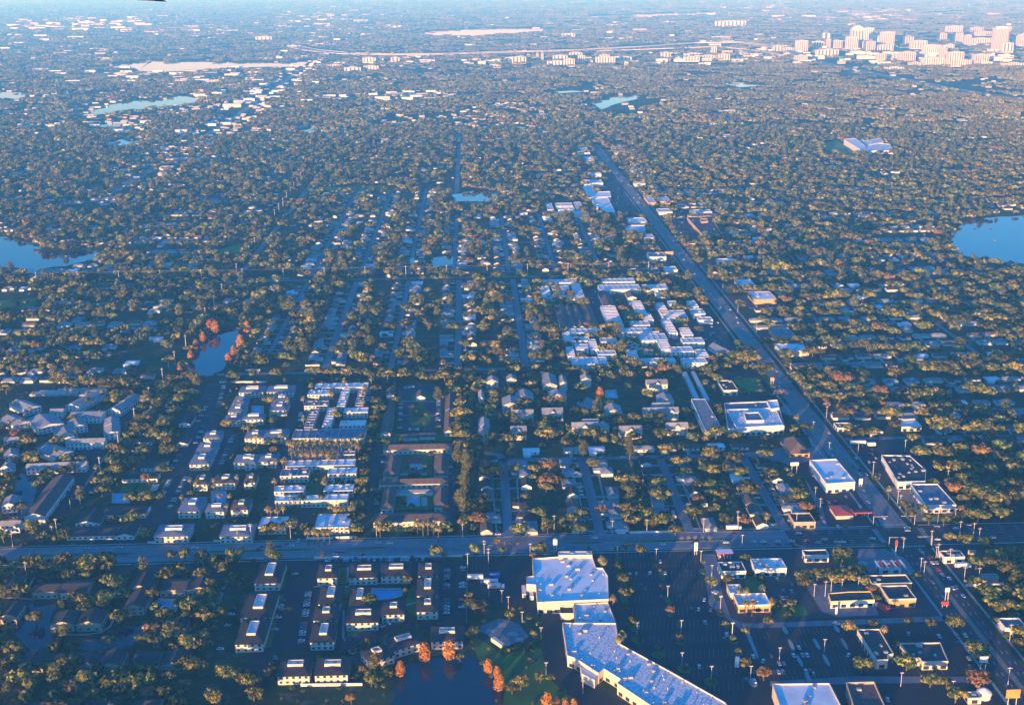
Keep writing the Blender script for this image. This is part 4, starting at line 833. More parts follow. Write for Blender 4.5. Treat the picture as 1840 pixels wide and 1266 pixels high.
def cluster(cx,cy_,sx,sy,n,smin,smax,h=8):
    for _ in range(n):
        x,y=rf.gauss(cx,sx),rf.gauss(cy_,sy)
        if y<-5: continue
        X,Y=G(x,y)
        if laked(X,Y) : continue
        spots.append((X,Y,rf.uniform(smin,smax),h*rf.uniform(.7,1.6)))
for a in [(60,50,70,9,60,40,130,14),(180,42,60,8,70,50,160,18),(350,56,60,6,60,50,160),(430,40,80,8,50,50,150),(600,55,70,12,70,40,120),(590,30,40,10,40,50,170,14),(560,75,40,8,25,30,90),(120,95,80,8,30,30,90),(250,135,90,8,35,30,80),(360,140,70,12,45,20,60),(430,160,50,18,50,15,40),(470,115,60,8,20,20,50),
          (1000,15,120,8,30,60,200),(1100,48,90,8,35,40,120),(1300,18,90,10,40,60,200),(1450,15,120,10,50,60,220,14),(1550,30,100,8,50,50,140,14),(1700,12,120,10,30,60,200),(800,15,120,9,25,50,160),(900,45,60,8,15,30,80),(1250,70,80,8,25,30,80),(1100,70,120,8,35,25,70),
          (800,108,110,6,50,20,60,9),(1150,108,120,6,45,20,60,9),(1400,100,60,10,40,25,60,9),(1550,100,120,8,70,25,60,12),(1720,105,90,8,40,25,60,12),(700,175,30,4,12,25,60,7),(760,172,40,4,12,25,60,7),(570,182,30,3,6,30,60,7),(250,235,60,8,18,15,35,6),(320,270,60,10,30,12,30,5),(290,290,60,12,30,10,25,5),(60,240,50,60,30,10,25,5),(500,200,40,30,20,10,25,5)]: cluster(*a)
for pts,hw in (CORR[0],CORR[4]):
    for a,b in zip(pts,pts[1:]):
        L=math.dist(a,b); n=int(L/60)
        for k in range(n):
            t=rf.random(); o=rf.choice((-1,1))*rf.uniform(24,hw+10); ux,uy=(b[0]-a[0])/L,(b[1]-a[1])/L
            spots.append((a[0]+(b[0]-a[0])*t-uy*o,a[1]+(b[1]-a[1])*t+ux*o,rf.uniform(12,32),rf.uniform(4,7)))
spots.sort(key=lambda s:-s[2]/math.hypot(s[0],s[1]))
for k,(X,Y,sz,h) in enumerate(spots):
    w_=sz; d_=sz*rf.uniform(.3,.8); rm=rf.choice([WWL,CRM,TAN,WHT,WWL]); 
    if k<240:
        t=thing('distant_warehouse',(X,Y,0),0,'pale distant flat building','building','pale flat buildings scattered near the horizon')
        obj('wall',MB().prism(rp(-w_/2,w_/2,-d_/2,d_/2),0,h,rm,cap=False),t); obj('roof',MB().prism(rp(-w_/2-.3,w_/2+.3,-d_/2-.3,d_/2+.3),h,h+1,rm,WHT if rf.random()<.6 else CONC),t)
    else: far.box(X-w_/2,X+w_/2,Y-d_/2,Y+d_/2,0,h,rm,WHT,False)
for _ in range(4200):   # far houses peeping out of the canopy
    x=rf.uniform(-20,1860); y=rf.triangular(20,300,260)
    X,Y=G(x,y)
    if Y<3200 or laked(X,Y): continue
    
    if x>980 and rf.random()<.6: continue
    w_=rf.uniform(10,19)*(1+Y/20000); far.box(X-w_/2,X+w_/2,Y-6,Y+6,0,rf.uniform(3,6),rf.choice([CRM,GRW,TAN,GRW]),rf.choice([WHT,GRY,BRN,CONC,GRY]),False)
struct('distant_buildings',far,'stuff')
for b,n in ((lots,'car_park'),(lawns,'lawn'),(pav,'pavement'),(roads,'road'),(marks,'road_markings')): struct(n,b)

tick('trees')
# ------------------------------------------------------------------ trees
def leafquads(mb,lobes,n,size,m,seed,low=-.35,flatn=.0):
    r=random.Random(seed); tot=sum(l[3]*l[3] for l in lobes)
    for (cx,cy_,cz,R,sz) in lobes:
        k=max(6,int(n*R*R/tot))
        for _ in range(k):
            while 1:
                v=Vector((r.gauss(0,1),r.gauss(0,1),r.gauss(0,1))).normalized()
                if v.z>low: break
            rad=R*(.80+.28*r.random()); p=Vector((cx+v.x*rad,cy_+v.y*rad,cz+v.z*rad*sz))
            nv=(v+Vector((r.gauss(0,.45),r.gauss(0,.45),r.gauss(0,.45)))).normalized()
            t1=nv.cross(Vector((r.gauss(0,1),r.gauss(0,1),r.gauss(0,1)))).normalized(); t2=nv.cross(t1); s=size*r.uniform(.6,1.3)
            mb.face([p-t1*s-t2*s*.6,p+t1*s*.9-t2*s*.7,p+t1*s+t2*s*.6,p-t1*s*.8+t2*s*.8],m)
def oak_lobes(seed,R=6.,H=9.,n=11,flat_=.62):
    r=random.Random(seed); L=[(0,0,H*.66,R*.55,.75)]
    for k in range(n):
        a=2*math.pi*k/n+r.uniform(-.4,.4); d=R*r.uniform(.35,.74); z=H*(.72-.18*(d/R))+r.uniform(-.9,1.1); L.append((d*math.cos(a),d*math.sin(a),z,R*r.uniform(.26,.42),flat_+r.uniform(0,.2)))
    return L
def trunk_mesh(name,h,r0,limbs,spread,seed):
    r=random.Random(seed); t=MB().cone(0,0,0,h,r0,r0*.7,BARK,7)
    for k in range(limbs):
        a=2*math.pi*k/limbs+r.uniform(-.4,.4); t.cone(0,0,h*.9,h+spread*.7,r0*.5,r0*.12,BARK,5,math.cos(a)*spread,math.sin(a)*spread)
    return t.mesh(name)
def crown(name,lobes,n,size,m,seed,**k):
    b=MB(); leafquads(b,lobes,n,size,m,seed,**k); return b.mesh(name)
OAKS=[crown('crown',oak_lobes(s,6,9+s%3,9+s%4),760,.50,OAK,s) for s in range(5)]; OAKT=trunk_mesh('trunk',4.5,.45,5,3.4,1)
MID=[crown('crown',oak_lobes(40+s,6,8+s%3,8+s%4),330,.75,OAKF,40+s) for s in range(6)]
CYPL=lambda s:[((s+k)%3*.3-.3,(s*k)%3*.3-.3,2.6+k*1.15,2.75*(1-((k-1)/6.4)**2)*(.9+.15*((s+k)%2)),.85) for k in range(7)]
CYP=[crown('crown',CYPL(s),520,.42,RUST,60+s,low=-.8) for s in range(3)]; CYPT=trunk_mesh('trunk',4,.4,3,1,3)
PNK=[crown('crown',oak_lobes(70+s,5,8,9,.8),260,.30,PINK,70+s) for s in range(2)]; REDS=[crown('crown',oak_lobes(80+s,5.5,8,10),620,.45,REDL,80+s) for s in range(3)]
LIM=[crown('crown',oak_lobes(90,4.5,7,8,.9),560,.42,LIME,90)]
PIN=[crown('crown',[(0,0,13,2.2,.8),(.8,.5,11,2.6,.7),(-.9,.2,9.2,2.9,.6),(.3,-.8,7.4,3,.6),(0,.3,5.5,2.6,.6)],520,.42,PINE,95+s,low=-.8) for s in range(2)]; PINT=trunk_mesh('trunk',12,.35,3,1,5)
def palm_crown(seed):
    r=random.Random(seed); b=MB(); H=7.5
    for k in range(80):
        a=r.uniform(0,2*math.pi); el=r.uniform(-.5,1.3); L=r.uniform(1.6,2.3); u=Vector((math.cos(a)*math.cos(el),math.sin(a)*math.cos(el),math.sin(el))); s=Vector((-math.sin(a),math.cos(a),0)); c=Vector((0,0,H)); mid=c+u*L*.6; tip=c+u*L-Vector((0,0,.55))
        b.face([c-s*.06,c+s*.06,mid+s*.36,mid-s*.36],PALM); b.face([mid-s*.36,mid+s*.36,tip+s*.08,tip-s*.08],PALM)
    return b.mesh('crown')
PLM=[palm_crown(s) for s in range(3)]; PLT=MB().cone(0,0,0,7.5,.24,.18,BARK,7).mesh('trunk')
SPEC={'oak':(OAKS,OAKT,6.3,'broad olive-green oak','oak tree','oak_tree','oaks and other broad trees in the nearer streets',5),
 'red':(REDS,OAKT,5.8,'rust-red broad tree','tree','red_leaved_tree','red-leaved trees',5),'pink':(PNK,OAKT,5.2,'pinkish bare-twigged tree','tree','bare_tree','bare pinkish trees',5),
 'cyp':(CYP,CYPT,2.9,'orange egg-shaped cypress','cypress','cypress_tree','orange cypresses by the water',7),'pine':(PIN,PINT,3,'tall narrow dark pine','pine','pine_tree','tall narrow pines',8),
 'lime':(LIM,OAKT,5,'bright yellow-green tree','tree','lime_green_tree','bright yellow-green trees',4),'palm':(PLM,PLT,2.2,'round-headed palm','palm','palm_tree','palms round the apartment rows',7)}
rt=random.Random(21); TCOUNT={}
def place_tree(sp,X,Y,R,hs=1.):
    me,tm,r0,desc,cat,name,grp,_=SPEC[sp]; s=R/r0; n=TCOUNT.get(sp,0)
    TCOUNT[sp]=n+1
    t=thing(name,(X,Y,0),rt.uniform(0,6.28),desc,cat,grp,scl=(s,s,s*hs))
    obj('crown',rt.choice(me),t); obj('trunk',tm,t); TREES.append((X,Y,R)); return t
TREES=[]
def TR(zf,sp,items,R=None):
    for it in items:
        x,y=zf(it[0],it[1]); zc=SPEC[sp][7]; X,Y=G(x,y,zc); 
        wpx=(it[2] if len(it)>2 else 0)/(zf(1,0)[0]-zf(0,0)[0])**-1
        Rr=R or wpx/ppm(X,Y)/2
        Rr=max(Rr*(.92 if sp=='cyp' else 1.22 if sp in('oak','red','pink','lime') else 1.15),1.4); hs=1. if sp in('palm',) else min(1.25,max(.8,6.5/Rr)) if sp in('oak','red','pink','lime') else 1.
        zc2=zc*Rr/SPEC[sp][2]*hs; X,Y=G(x,y,zc2*1.05)
        place_tree(sp,X,Y,Rr,hs)
TR(Z5,'oak',[(165,260,90),(290,290,140),(640,270,200),(430,320,110),(1240,315,110),(1510,300,90),(1640,215,130),(1190,225,90),(1290,215,90),(1410,220,90),(1620,385,90),(525,510,120),(750,520,150),(835,440,70),(1060,500,90),(1340,580,160),(1480,420,90),(245,655,110),(620,680,80),(760,825,110),(1025,805,130),(1415,790,120),(460,970,170),(210,1010,90),(680,1010,90),(1320,980,170),(1590,1040,160),(210,1130,100),(450,1120,90),(810,1110,200),(930,1100,120),(1050,1090,110),(70,1120,90),(1300,1115,70),(935,310,60),(1530,630,90),(80,870,130),(20,90,90),(1380,1000,110),(1720,1090,120),(1150,1180,110),(650,1190,120),(1500,1200,130),(330,1000,110),(1090,590,70),(1240,720,90),(1400,500,70)])
TR(Z6,'oak',[(1605,575,150),(300,610,60),(870,535,100),(1605,180,80),(1590,760,90),(960,1030,90),(880,1080,110),(1500,930,60),(40,1100,120),(215,235,80),(60,1180,120),(690,520,50),(1130,400,60)]); TR(Z6,'pine',[(175,190),(905,970)],3)
TR(Z6,'cyp',[(1255,865,95),(1425,855,95),(1085,985,75),(1700,975,70),(1770,1080,80)]); TR(Z6,'red',[(740,1210,80),(820,1010,60),(755,710,35),(390,1070,35),(530,1070,35)])
TR(Z7,'oak',[(425,170,100),(160,185,60),(960,310,80),(995,390,95),(1015,480,95),(1115,180,80),(955,180,50),(1605,400,80),(1240,860,60),(1065,675,80),(290,1090,110),(425,1060,70),(355,875,55),(290,35,120),(700,40,120),(475,30,70),(125,120,50),(210,630,60),(380,760,50),(1010,160,50),(1100,800,45),(1420,995,50),(1605,1090,50),(1665,605,35),(1750,795,40),(230,1130,80),(960,255,50),(1545,270,30),(1700,690,45),(1790,880,45),(1010,580,50),(1840,740,60)])
TR(Z7,'red',[(1270,430,45),(1320,590,60),(1385,780,60),(1215,280,40),(1250,320,25),(185,135,30),(225,135,25),(270,133,30)]); TR(Z7,'cyp',[(65,955,70),(125,1000,55),(145,1065,80),(470,1195,90),(540,1200,40),(600,1235,60),(655,1225,60)])
TR(Z7,'palm',[(845,245),(925,515),(990,765),(970,790),(860,260)],2.9); TR(Z7,'pink',[(1400,100,35),(1445,98,35),(1490,95,35),(1548,95,30),(1590,95,35)])
TR(Z8,'oak',[(540,310,100),(620,300,100),(700,300,110),(780,290,110),(850,280,110),(900,340,70),(195,205,60),(85,325,60),(330,580,60),(815,605,80),(885,835,120),(200,825,70),(1150,820,120),(1085,715,45),(1290,920,110),(1385,940,60),(1425,580,105),(1560,740,130),(1440,1010,110),(1405,80,70),(1490,90,80),(1560,230,90),(770,185,100),(1750,480,100),(1680,490,90),(1680,575,45),(1810,640,100),(1160,580,50),(970,440,50),(1790,170,120),(1670,180,110),(1750,260,140),(1640,230,80),(740,170,60),(1290,590,60),(1840,300,120),(1600,790,80),(540,340,90),(730,320,90),(820,320,90),(950,600,60),(1200,310,50)])
TR(Z8,'red',[(305,875,90),(940,385,60),(1555,900,160)]); TR(Z8,'palm',[(160,395),(200,395),(200,470),(238,468),(295,380),(350,460),(1015,620)],2.6)
TR(Z4,'oak',[(150,20,120),(250,70,100),(850,150,80),(1060,100,110),(1345,200,80),(1525,200,120),(530,190,90),(640,185,100),(620,240,80),(710,250,90),(745,340,110),(860,290,80),(880,335,80),(1030,350,130),(1200,230,100),(1130,260,70),(1350,425,170),(1560,440,160),(505,435,80),(265,600,100),(60,620,130),(290,715,90),(115,710,90),(165,820,120),(455,840,130),(1215,580,110),(1300,570,80),(1510,700,110),(1315,685,60),(1640,915,110),(1560,970,130),(1260,990,80),(1350,1000,70),(1120,910,80),(1215,930,60),(1610,850,200),(1750,850,130),(435,455,60),(790,480,70),(855,470,80),(910,455,60),(1160,500,70),(1400,770,80),(1470,840,90),(1700,960,110),(1150,970,70)])
TR(Z4,'red',[(720,125,150),(955,200,100),(510,915,100),(1400,660,90),(495,170,60),(1780,640,90),(720,300,60)]); TR(Z4,'pink',[(355,220,90),(635,290,50)]); TR(Z4,'palm',[(1015,810),(265,980),(450,370)],2.6)
TR(Z3,'oak',[(90,810,150),(400,800,90),(815,755,90),(430,1110,110),(720,1120,90),(490,1190,80),(1050,880,150),(1060,940,120),(1150,910,80),(1290,900,110),(1290,990,150),(1155,1040,110),(1200,1120,110),(1610,800,90),(1650,970,100),(1740,990,80),(1530,1110,110),(1660,680,140),(1340,660,120),(1690,540,140),(490,550,150),(820,550,150),(500,450,90),(1100,440,130),(1480,390,90),(1510,510,100),(1300,550,120),(750,390,90),(330,340,120),(1400,1230,90),(590,870,60),(660,780,50),(1240,1180,70),(480,930,90),(390,860,50)])
TR(Z3,'lime',[(250,790,100),(1650,920,100),(225,690,60),(1075,930,70),(740,650,50)]); TR(Z3,'red',[(500,760,140),(495,870,150),(870,1080,90),(305,550,70),(1190,575,60)]); TR(Z3,'cyp',[(860,240,60),(465,305,45),(425,330,40),(555,300,45),(220,545,45)]); TR(Z3,'pine',[(1070,610),(1075,660),(745,655)],3.2)
TR(Z2,'oak',[(940,230,80),(930,310,80),(950,370,100),(930,440,90),(900,510,80),(890,590,80),(850,740,80),(850,820,80),(830,890,90),(820,960,90),(800,1050,90),(790,1150,110),(1015,130,130),(1075,310,70),(1545,400,140),(1530,500,140),(1540,560,130),(1760,800,140),(1240,90,90),(1420,140,110),(1510,140,80),(500,110,120),(610,115,110),(740,115,110),(820,110,90),(875,130,70),(650,420,70),(1545,460,120),(1380,900,40),(320,1190,110),(200,1215,120),(150,1230,80),(30,660,70),(400,1010,70),(340,1020,60),(540,1010,60)])
TR(Z2,'pine',[(1570,720),(1575,770),(1510,700),(1530,660),(1565,920),(1520,1010),(1550,1050),(1560,860),(1370,270)],3.4); TR(Z2,'red',[(1545,310,100),(1660,1145,140),(200,660,70),(1510,900,45),(1550,1120,40),(1405,275,50),(960,845,40),(1430,1075,60)])
TR(Z2,'palm',[(705,170),(900,160),(470,205),(855,215),(620,270),(605,250),(850,250),(840,320),(415,300),(415,440),(830,565),(805,640),(815,620),(340,615),(410,610),(425,625),(490,620),(575,620),(590,610),(620,615),(330,660),(405,690),(440,690),(475,685),(600,720),(655,690),(630,685),(270,740),(285,735),(210,885),(570,870),(565,890),(610,1070),(650,1085),(675,1085),(700,1080),(750,1075),(765,1070),(230,1090),(180,1090),(160,1085),(270,1080),(445,1245),(490,1240),(640,375),(520,1250),(560,1245),(600,1248),(1225,1180),(1265,1190),(1300,1185),(960,1215),(1375,1225),(1340,1190),(20,510),(80,570),(255,560),(185,305),(300,310),(215,745)]+[(310+k*17,612+(k%3)*9) for k in range(31)]+[(330+k*24,682+(k%2)*12) for k in range(14)],2.9)
TR(Z1,'oak',[(1085,310,90),(1110,250,90),(1160,200,90),(1200,150,100),(1290,140,110),(1280,200,90),(1320,250,100),(1230,290,110),(1340,370,100),(1190,370,100),(1000,420,120),(960,500,120),(1130,450,140),(1060,540,110),(1140,550,110),(870,590,90),(840,660,90),(980,650,110),(1150,645,120),(790,780,120),(920,735,90),(1120,780,110),(700,920,120),(900,975,100),(1000,970,120),(75,860,130),(260,880,80),(145,1040,100),(1230,220,90),(1040,390,90),(1080,460,80),(740,860,90),(820,740,80),(1100,960,70),(1560,460,70),(610,310,60),(710,260,60),(520,90,150),(420,130,90),(40,220,110),(610,170,150),(760,180,150),(870,180,130),(500,430,60)])
TR(Z1,'red',[(930,1080,90),(110,520,100),(170,560,100),(1005,830,80),(1020,640,50)]); TR(Z1,'palm',[(230,255),(300,260),(450,220),(490,225),(90,320),(170,400),(205,360),(145,440),(600,250),(800,540),(660,760),(430,575),(380,650),(515,520),(440,710),(580,705),(240,575),(475,705),(1675,490),(1710,488),(1760,545),(1580,960),(1560,1030),(1510,960),(1250,965),(1310,850),(1350,870),(1470,850),(1630,830),(1645,300),(1470,890),(690,380),(180,480),(60,450),(380,640),(20,930)],2.2)
TR(ZL,'cyp',[(1650,975,50),(1355,1045,45),(1310,1095,45),(1275,1175,50),(1605,1070,60),(1560,1140,50),(1525,1195,50),(1200,1265,40),(1400,970,60),(1440,975,60)])
for x,y,w_ in [(1243,680,0)]: pass
TR(ZM,'red',[(150,430,45),(690,1040,60),(600,970,50),(730,1110,60),(765,185,45),(265,535,40),(1130,455,60),(690,1090,60)]); TR(ZM,'oak',[(915,620,110),(740,630,70),(1065,600,85),(990,390,80),(1080,390,70),(1400,380,80),(1640,340,60),(840,780,90),(750,810,90),(1010,860,90),(1005,980,90),(900,990,90),(1320,1000,100),(1400,1110,90),(975,1160,110),(300,1090,90),(230,850,130),(535,1150,80),(1620,650,100),(1520,1000,80)])
TR(ZC,'oak',[(655,995,110),(920,845,80),(870,680,80),(465,575,110),(560,575,90),(500,285,90),(555,625,70),(1130,950,70),(1250,1005,60),(1580,1195,140),(880,750,70),(520,715,60),(200,840,90),(250,1020,120),(1030,780,90),(1100,780,90),(1160,790,80),(830,400,110),(1250,480,80),(1250,545,80)]); TR(ZC,'red',[(1035,690,70),(970,1015,70),(740,865,60),(680,385,50),(440,1085,60),(500,975,50),(1340,1200,50),(240,325,50)])
TR(ZR,'red',[(455,890,80),(1055,705,60),(660,45,50)]); TR(ZR,'oak',[(350,500,110),(765,495,75),(680,510,80),(870,300,100),(560,400,130),(1280,960,140),(1120,910,110),(920,740,80),(835,715,90),(60,600,160),(450,790,150),(660,785,120),(1030,990,110),(820,1025,90),(300,1165,130),(130,1180,120),(1285,1140,70),(1530,1220,120),(1460,680,80),(965,790,80)])
NH=dict(TCOUNT)
tick('random fill')
# random fill: near individuals up to 300 oaks, everything else as woodland
nogo=[]
for zf,p in [(Z2,[(340,150),(920,180),(860,1240),(100,1240)]),(Z2,[(930,600),(1500,600),(1500,1240),(880,1240)]),(Z2,[(960,200),(1470,200),(1470,600),(940,600)]),(Z6,[(-60,250),(1550,240),(1550,880),(1000,1160),(-60,1160)]),(Z7,[(-60,200),(1700,200),(1900,1400),(450,1400),(300,900),(-60,900)]),(Z8,[(0,150),(1270,140),(1700,1100),(0,1100)]),(Z1,[(1430,180),(1840,180),(1840,1225),(1000,1225)]),(Z4,[(0,90),(280,90),(900,1060),(400,1060),(150,600),(0,480)]),(ZC,[(200,660),(1050,660),(1330,1000),(1340,1250),(400,1250),(300,1000)]),(Z4,[(760,520),(1050,520),(1450,1000),(1180,1010)])]:
    nogo.append(PX(zf,p))
NG=np.zeros(OCC.shape,bool)
for q in nogo: NG|=inpoly(GX,GY,q)
def innogo(X,Y):
    i,j=int((X-OX0)/OC),int((Y-OY0)/OC)
    return 0<=i<ONX and 0<=j<ONY and bool(NG[j,i])
cell={}
def crowded(X,Y,R,f=1.15):
    c=(int(X//16),int(Y//16))
    for i in (-1,0,1):
        for j in (-1,0,1):
            for (x,y,r) in cell.get((c[0]+i,c[1]+j),()):
                if (x-X)**2+(y-Y)**2<((R+r)*f*.5)**2: return True
    return False
def addc(X,Y,R): cell.setdefault((int(X//16),int(Y//16)),[]).append((X,Y,R))
for T_ in TREES: addc(*T_)
cand=[]
for _ in range(190000):
    Y=math.sqrt(rt.uniform(430**2,3400**2)); X=rt.uniform(-.47,.51)*Y*1.06
    if Y<792 and X>-175 and X<335: continue
    if not (visible(X,Y,60) or (Y<600 and X<-150)): continue
    R=rt.choice((4,5,6,7,7.5,8.5,9.5,10.5) if Y>1240 or X>340 else (4,5,6,7,7.5,8.5))*rt.uniform(.85,1.1); 
    dens=.5+.5*math.sin(X*.021+1.3+1.5*math.sin(Y*.011))*math.sin(Y*.017+.7+math.sin(X*.013))
    if X>335: dens+=.07
    if Y>2200: dens+=.04
    dens=max(.06,min(1,(dens-.42)*3.2+.35))
    gz=Y<792 and X<-150
    if not gz and rt.random()>dens*(.68 if X<335 and Y<2600 else .92): continue
    if occ_any(X,Y,1.2): continue
    if Y<1250 and innogo(X,Y): continue
    if -300<X<310 and Y>800 and occ_any(X,Y,4,[2]): continue
    if corridor(X,Y) and rt.random()<.85: continue
    if crowded(X,Y,R,.98 if X>335 or Y>1240 or gz else 1.15): continue
    if -320<X<300 and Y>1236 and abs(Y-1664)>9 and occ_any(X,Y,min(R*.6,5),[2]): continue
    if any(occ(X,Y+q)==1 for q in (4,8.*Y/800,10.*Y/500,9.*Y/400)): continue
    cand.append((X,Y,R)); addc(X,Y,R)
cand.sort(key=lambda c:c[1])
wood=[]
no=TCOUNT.get('oak',0)
for X,Y,R in cand:
    q=rt.random(); sp='oak' if q<.93 else ('red' if q<.96 else ('lime' if q<.972 else 'pink'))
    if TCOUNT.get('oak',0)<300 and Y<1300: place_tree(sp,X,Y,R,min(1.25,max(.85,6.5/R)))
    else: wood.append((X,Y,R/6.3))
for _ in range(9000):
    X=rt.uniform(-420,420); Y=rt.uniform(600,1660)
    if not innogo(X,Y) or not visible(X,Y): continue
    if occ(X,Y) in (1,2,3) or occ_any(X,Y,2.2,[3,1]) or crowded(X,Y,3,.9): continue
    R=rt.uniform(1.8,3.9); wood.append((X,Y,R/6.3)); addc(X,Y,R)
print('trees',TCOUNT,'wood',len(wood),'houses',len(HC))
tick('woodland as one')
# woodland as one geometry-nodes scatter
def gn_scatter(name,pts,meshes,label=None,mats=None):
    me=bpy.data.meshes.new(name); me.from_pydata([(p[0],p[1],0) for p in pts],[],[])
    a=me.attributes.new('sc','FLOAT','POINT'); a.data.foreach_set('value',[p[2] for p in pts])
    b=me.attributes.new('rz','FLOAT','POINT'); b.data.foreach_set('value',[rt.uniform(0,6.28) for p in pts])
    kk=me.attributes.new('ix','INT','POINT'); kk.data.foreach_set('value',[rt.choices(range(len(meshes)),[m[1] for m in meshes])[0] for p in pts])
    col=bpy.data.collections.new(name+'_sources')
    for k,(m,_) in enumerate(meshes): o=bpy.data.objects.new('%02d_src'%k,m); col.objects.link(o)
    ng=bpy.data.node_groups.new(name,'GeometryNodeTree'); ng.interface.new_socket('Geometry',in_out='INPUT',socket_type='NodeSocketGeometry'); ng.interface.new_socket('Geometry',in_out='OUTPUT',socket_type='NodeSocketGeometry')
    N=ng.nodes; i=N.new('NodeGroupInput'); o=N.new('NodeGroupOutput'); ip=N.new('GeometryNodeInstanceOnPoints'); ci=N.new('GeometryNodeCollectionInfo'); ci.inputs[0].default_value=col; ci.inputs['Separate Children'].default_value=True; ci.inputs['Reset Children'].default_value=True
    def at(nm,t='FLOAT'):
        q=N.new('GeometryNodeInputNamedAttribute'); q.data_type=t; q.inputs[0].default_value=nm; return q
    ng.links.new(i.outputs[0],ip.inputs['Points']); ng.links.new(ci.outputs[0],ip.inputs['Instance']); ip.inputs['Pick Instance'].default_value=True
    ng.links.new(at('ix','INT').outputs[0],ip.inputs['Instance Index']); cx=N.new('ShaderNodeCombineXYZ'); ng.links.new(at('rz').outputs[0],cx.inputs[2]); ng.links.new(cx.outputs[0],ip.inputs['Rotation']); ng.links.new(at('sc').outputs[0],ip.inputs['Scale'])
    ng.links.new(ip.outputs[0],o.inputs[0]); ob=struct(name,me,'stuff'); md=ob.modifiers.new('scatter','NODES'); md.node_group=ng
    if label: ob['label']=label
    return ob
REDM=crown('crown',oak_lobes(99,5.5,8,9),300,.7,REDL,99); LIMM=crown('crown',oak_lobes(98,5,8,9),300,.7,LIME,98)
PINM=crown('crown',[(0,0,11,2.4,.9),(.6,.4,8.8,2.9,.8),(-.6,0,6.5,3.2,.8)],220,.6,PINE,97,low=-.7); SML=crown('crown',[(0,0,3.2,2.6,.9),(1.5,.8,2.8,1.9,.9),(-1.3,-.9,2.9,2,.9)],160,.6,OAKF,96)
gn_scatter('woodland_canopy',wood,[(m,1) for m in MID]+[(PINM,.7),(SML,1.3)]+[(REDM,.28),(LIMM,.10)])
def clump(seed):
    r=random.Random(seed); b=MB()
    for k in range(15):
        x,y=r.uniform(-32,32),r.uniform(-32,32); R=r.uniform(4.5,8.5); L=[(x,y,6.5,R*.8,.7),(x+R*.5,y+r.uniform(-3,3),6,R*.5,.7),(x-R*.5,y+r.uniform(-3,3),6,R*.5,.7)]
        leafquads(b,L,95,1.5,OAKF,seed*50+k,low=-.2)
    return b.mesh('clump')
CLP=[clump(s) for s in range(200,205)]; fw=[]
for _ in range(150000):
    Y=math.sqrt(rt.uniform(3300**2,22000**2)) if _>30000 else rt.uniform(20000,42000); X=rt.uniform(-.47,.51)*Y*1.05
    if rt.random()>max(.3,.95-Y/22000): continue
    if corridor(X,Y,1.15): continue
    if rt.random()>.55+.75*(math.sin(X*.006+2*math.sin(Y*.0021))*math.sin(Y*.0047+1.7*math.sin(X*.0023))+.45): continue
    if laked(X,Y) or laked(X,Y-35) or any(laked(X,Y+q) for q in (35,70,105,140)) or laked(X-30,Y) or laked(X+30,Y): continue
    px,py=P(X,Y)
    if 1500<px<1840 and 60<py<118 and rt.random()<.8: continue
    if 1478<px<1610 and 250<py<280: continue
    k=1+max(0,Y-6000)/9000
    c=(int(X//(46*k)),int(Y//(46*k)),int(k*2))
    if c in cell and cell[c]=='c': continue
    cell[c]='c'; fw.append((X,Y,k*rt.uniform(.85,1.2)))
print('far clumps',len(fw)); gn_scatter('far_woodland',fw,[(m,1) for m in CLP])
tick('hedges')
# hedges and shrubs round the blocks
SHR=crown('foliage',[(0,0,.7,1.,.9),(.7,.3,.6,.8,.9),(-.6,-.3,.6,.8,.9)],90,.3,mat('shrub_leaves',(.07,.10,.03),(.04,.06,.02),.5,.9),7)
sh=[]
for zf,p,n in [(Z6,(500,430,1350,1),0)]: pass
for _ in range(5200):
    x=rt.uniform(0,1840); y=rt.uniform(690,1266); X,Y=G(x,y)
    if occ(X,Y) in (1,2,3): continue
    i=0
    if occ_any(X,Y,5,[3]) or rt.random()<.25: sh.append((X,Y,rt.uniform(.6,1.6)))
gn_scatter('shrubbery',sh,[(SHR,1)])

tick('poles')
# ------------------------------------------------------------------ poles, signs, wires
def pole(X,Y,h,name,desc,cat,group,arm=True,r=.22,lamp=False,lab=None):
    t=thing(name,(X,Y,0),0,desc,cat,group,label=lab); obj('shaft',POLM[(h,r)] if (h,r) in POLM else POLM.setdefault((h,r),MB().cone(0,0,0,h,r,r*.65,POL,7).mesh('shaft')),t)
    if arm: obj('crossarm',ARMM,t,(0,0,h-1))
    if lamp: obj('lamp_head',LMPM,t,(0,0,h))
    return t
POLM={}; ARMM=MB().box(-1.5,1.5,-.12,.12,-.1,.15,POL).mesh('crossarm'); LMPM=MB().box(-1.1,1.1,-.35,.35,0,.35,POL).mesh('lamp_head')
PL=[]
for k in range(30):
    Y=842+k*62; X=-323-(Y-900)*.0275; 
    if visible(X,Y): pole(X,Y,16,'utility_pole','tall pale utility pole','utility pole','utility poles along the left line',r=.38); PL.append((X,Y))
    if k%2 and k<12: pole(X-5,Y-9,8,'service_pole','short pale service pole','utility pole','short poles along the left line',arm=False,r=.22)
PE=[]
for k in range(16):
    X=-620+k*58; Y=1672
    if visible(X,Y): pole(X,Y,17,'utility_pole','tall pale roadside utility pole','utility pole','utility poles along the crossing line',r=.38); PE.append((X,Y))
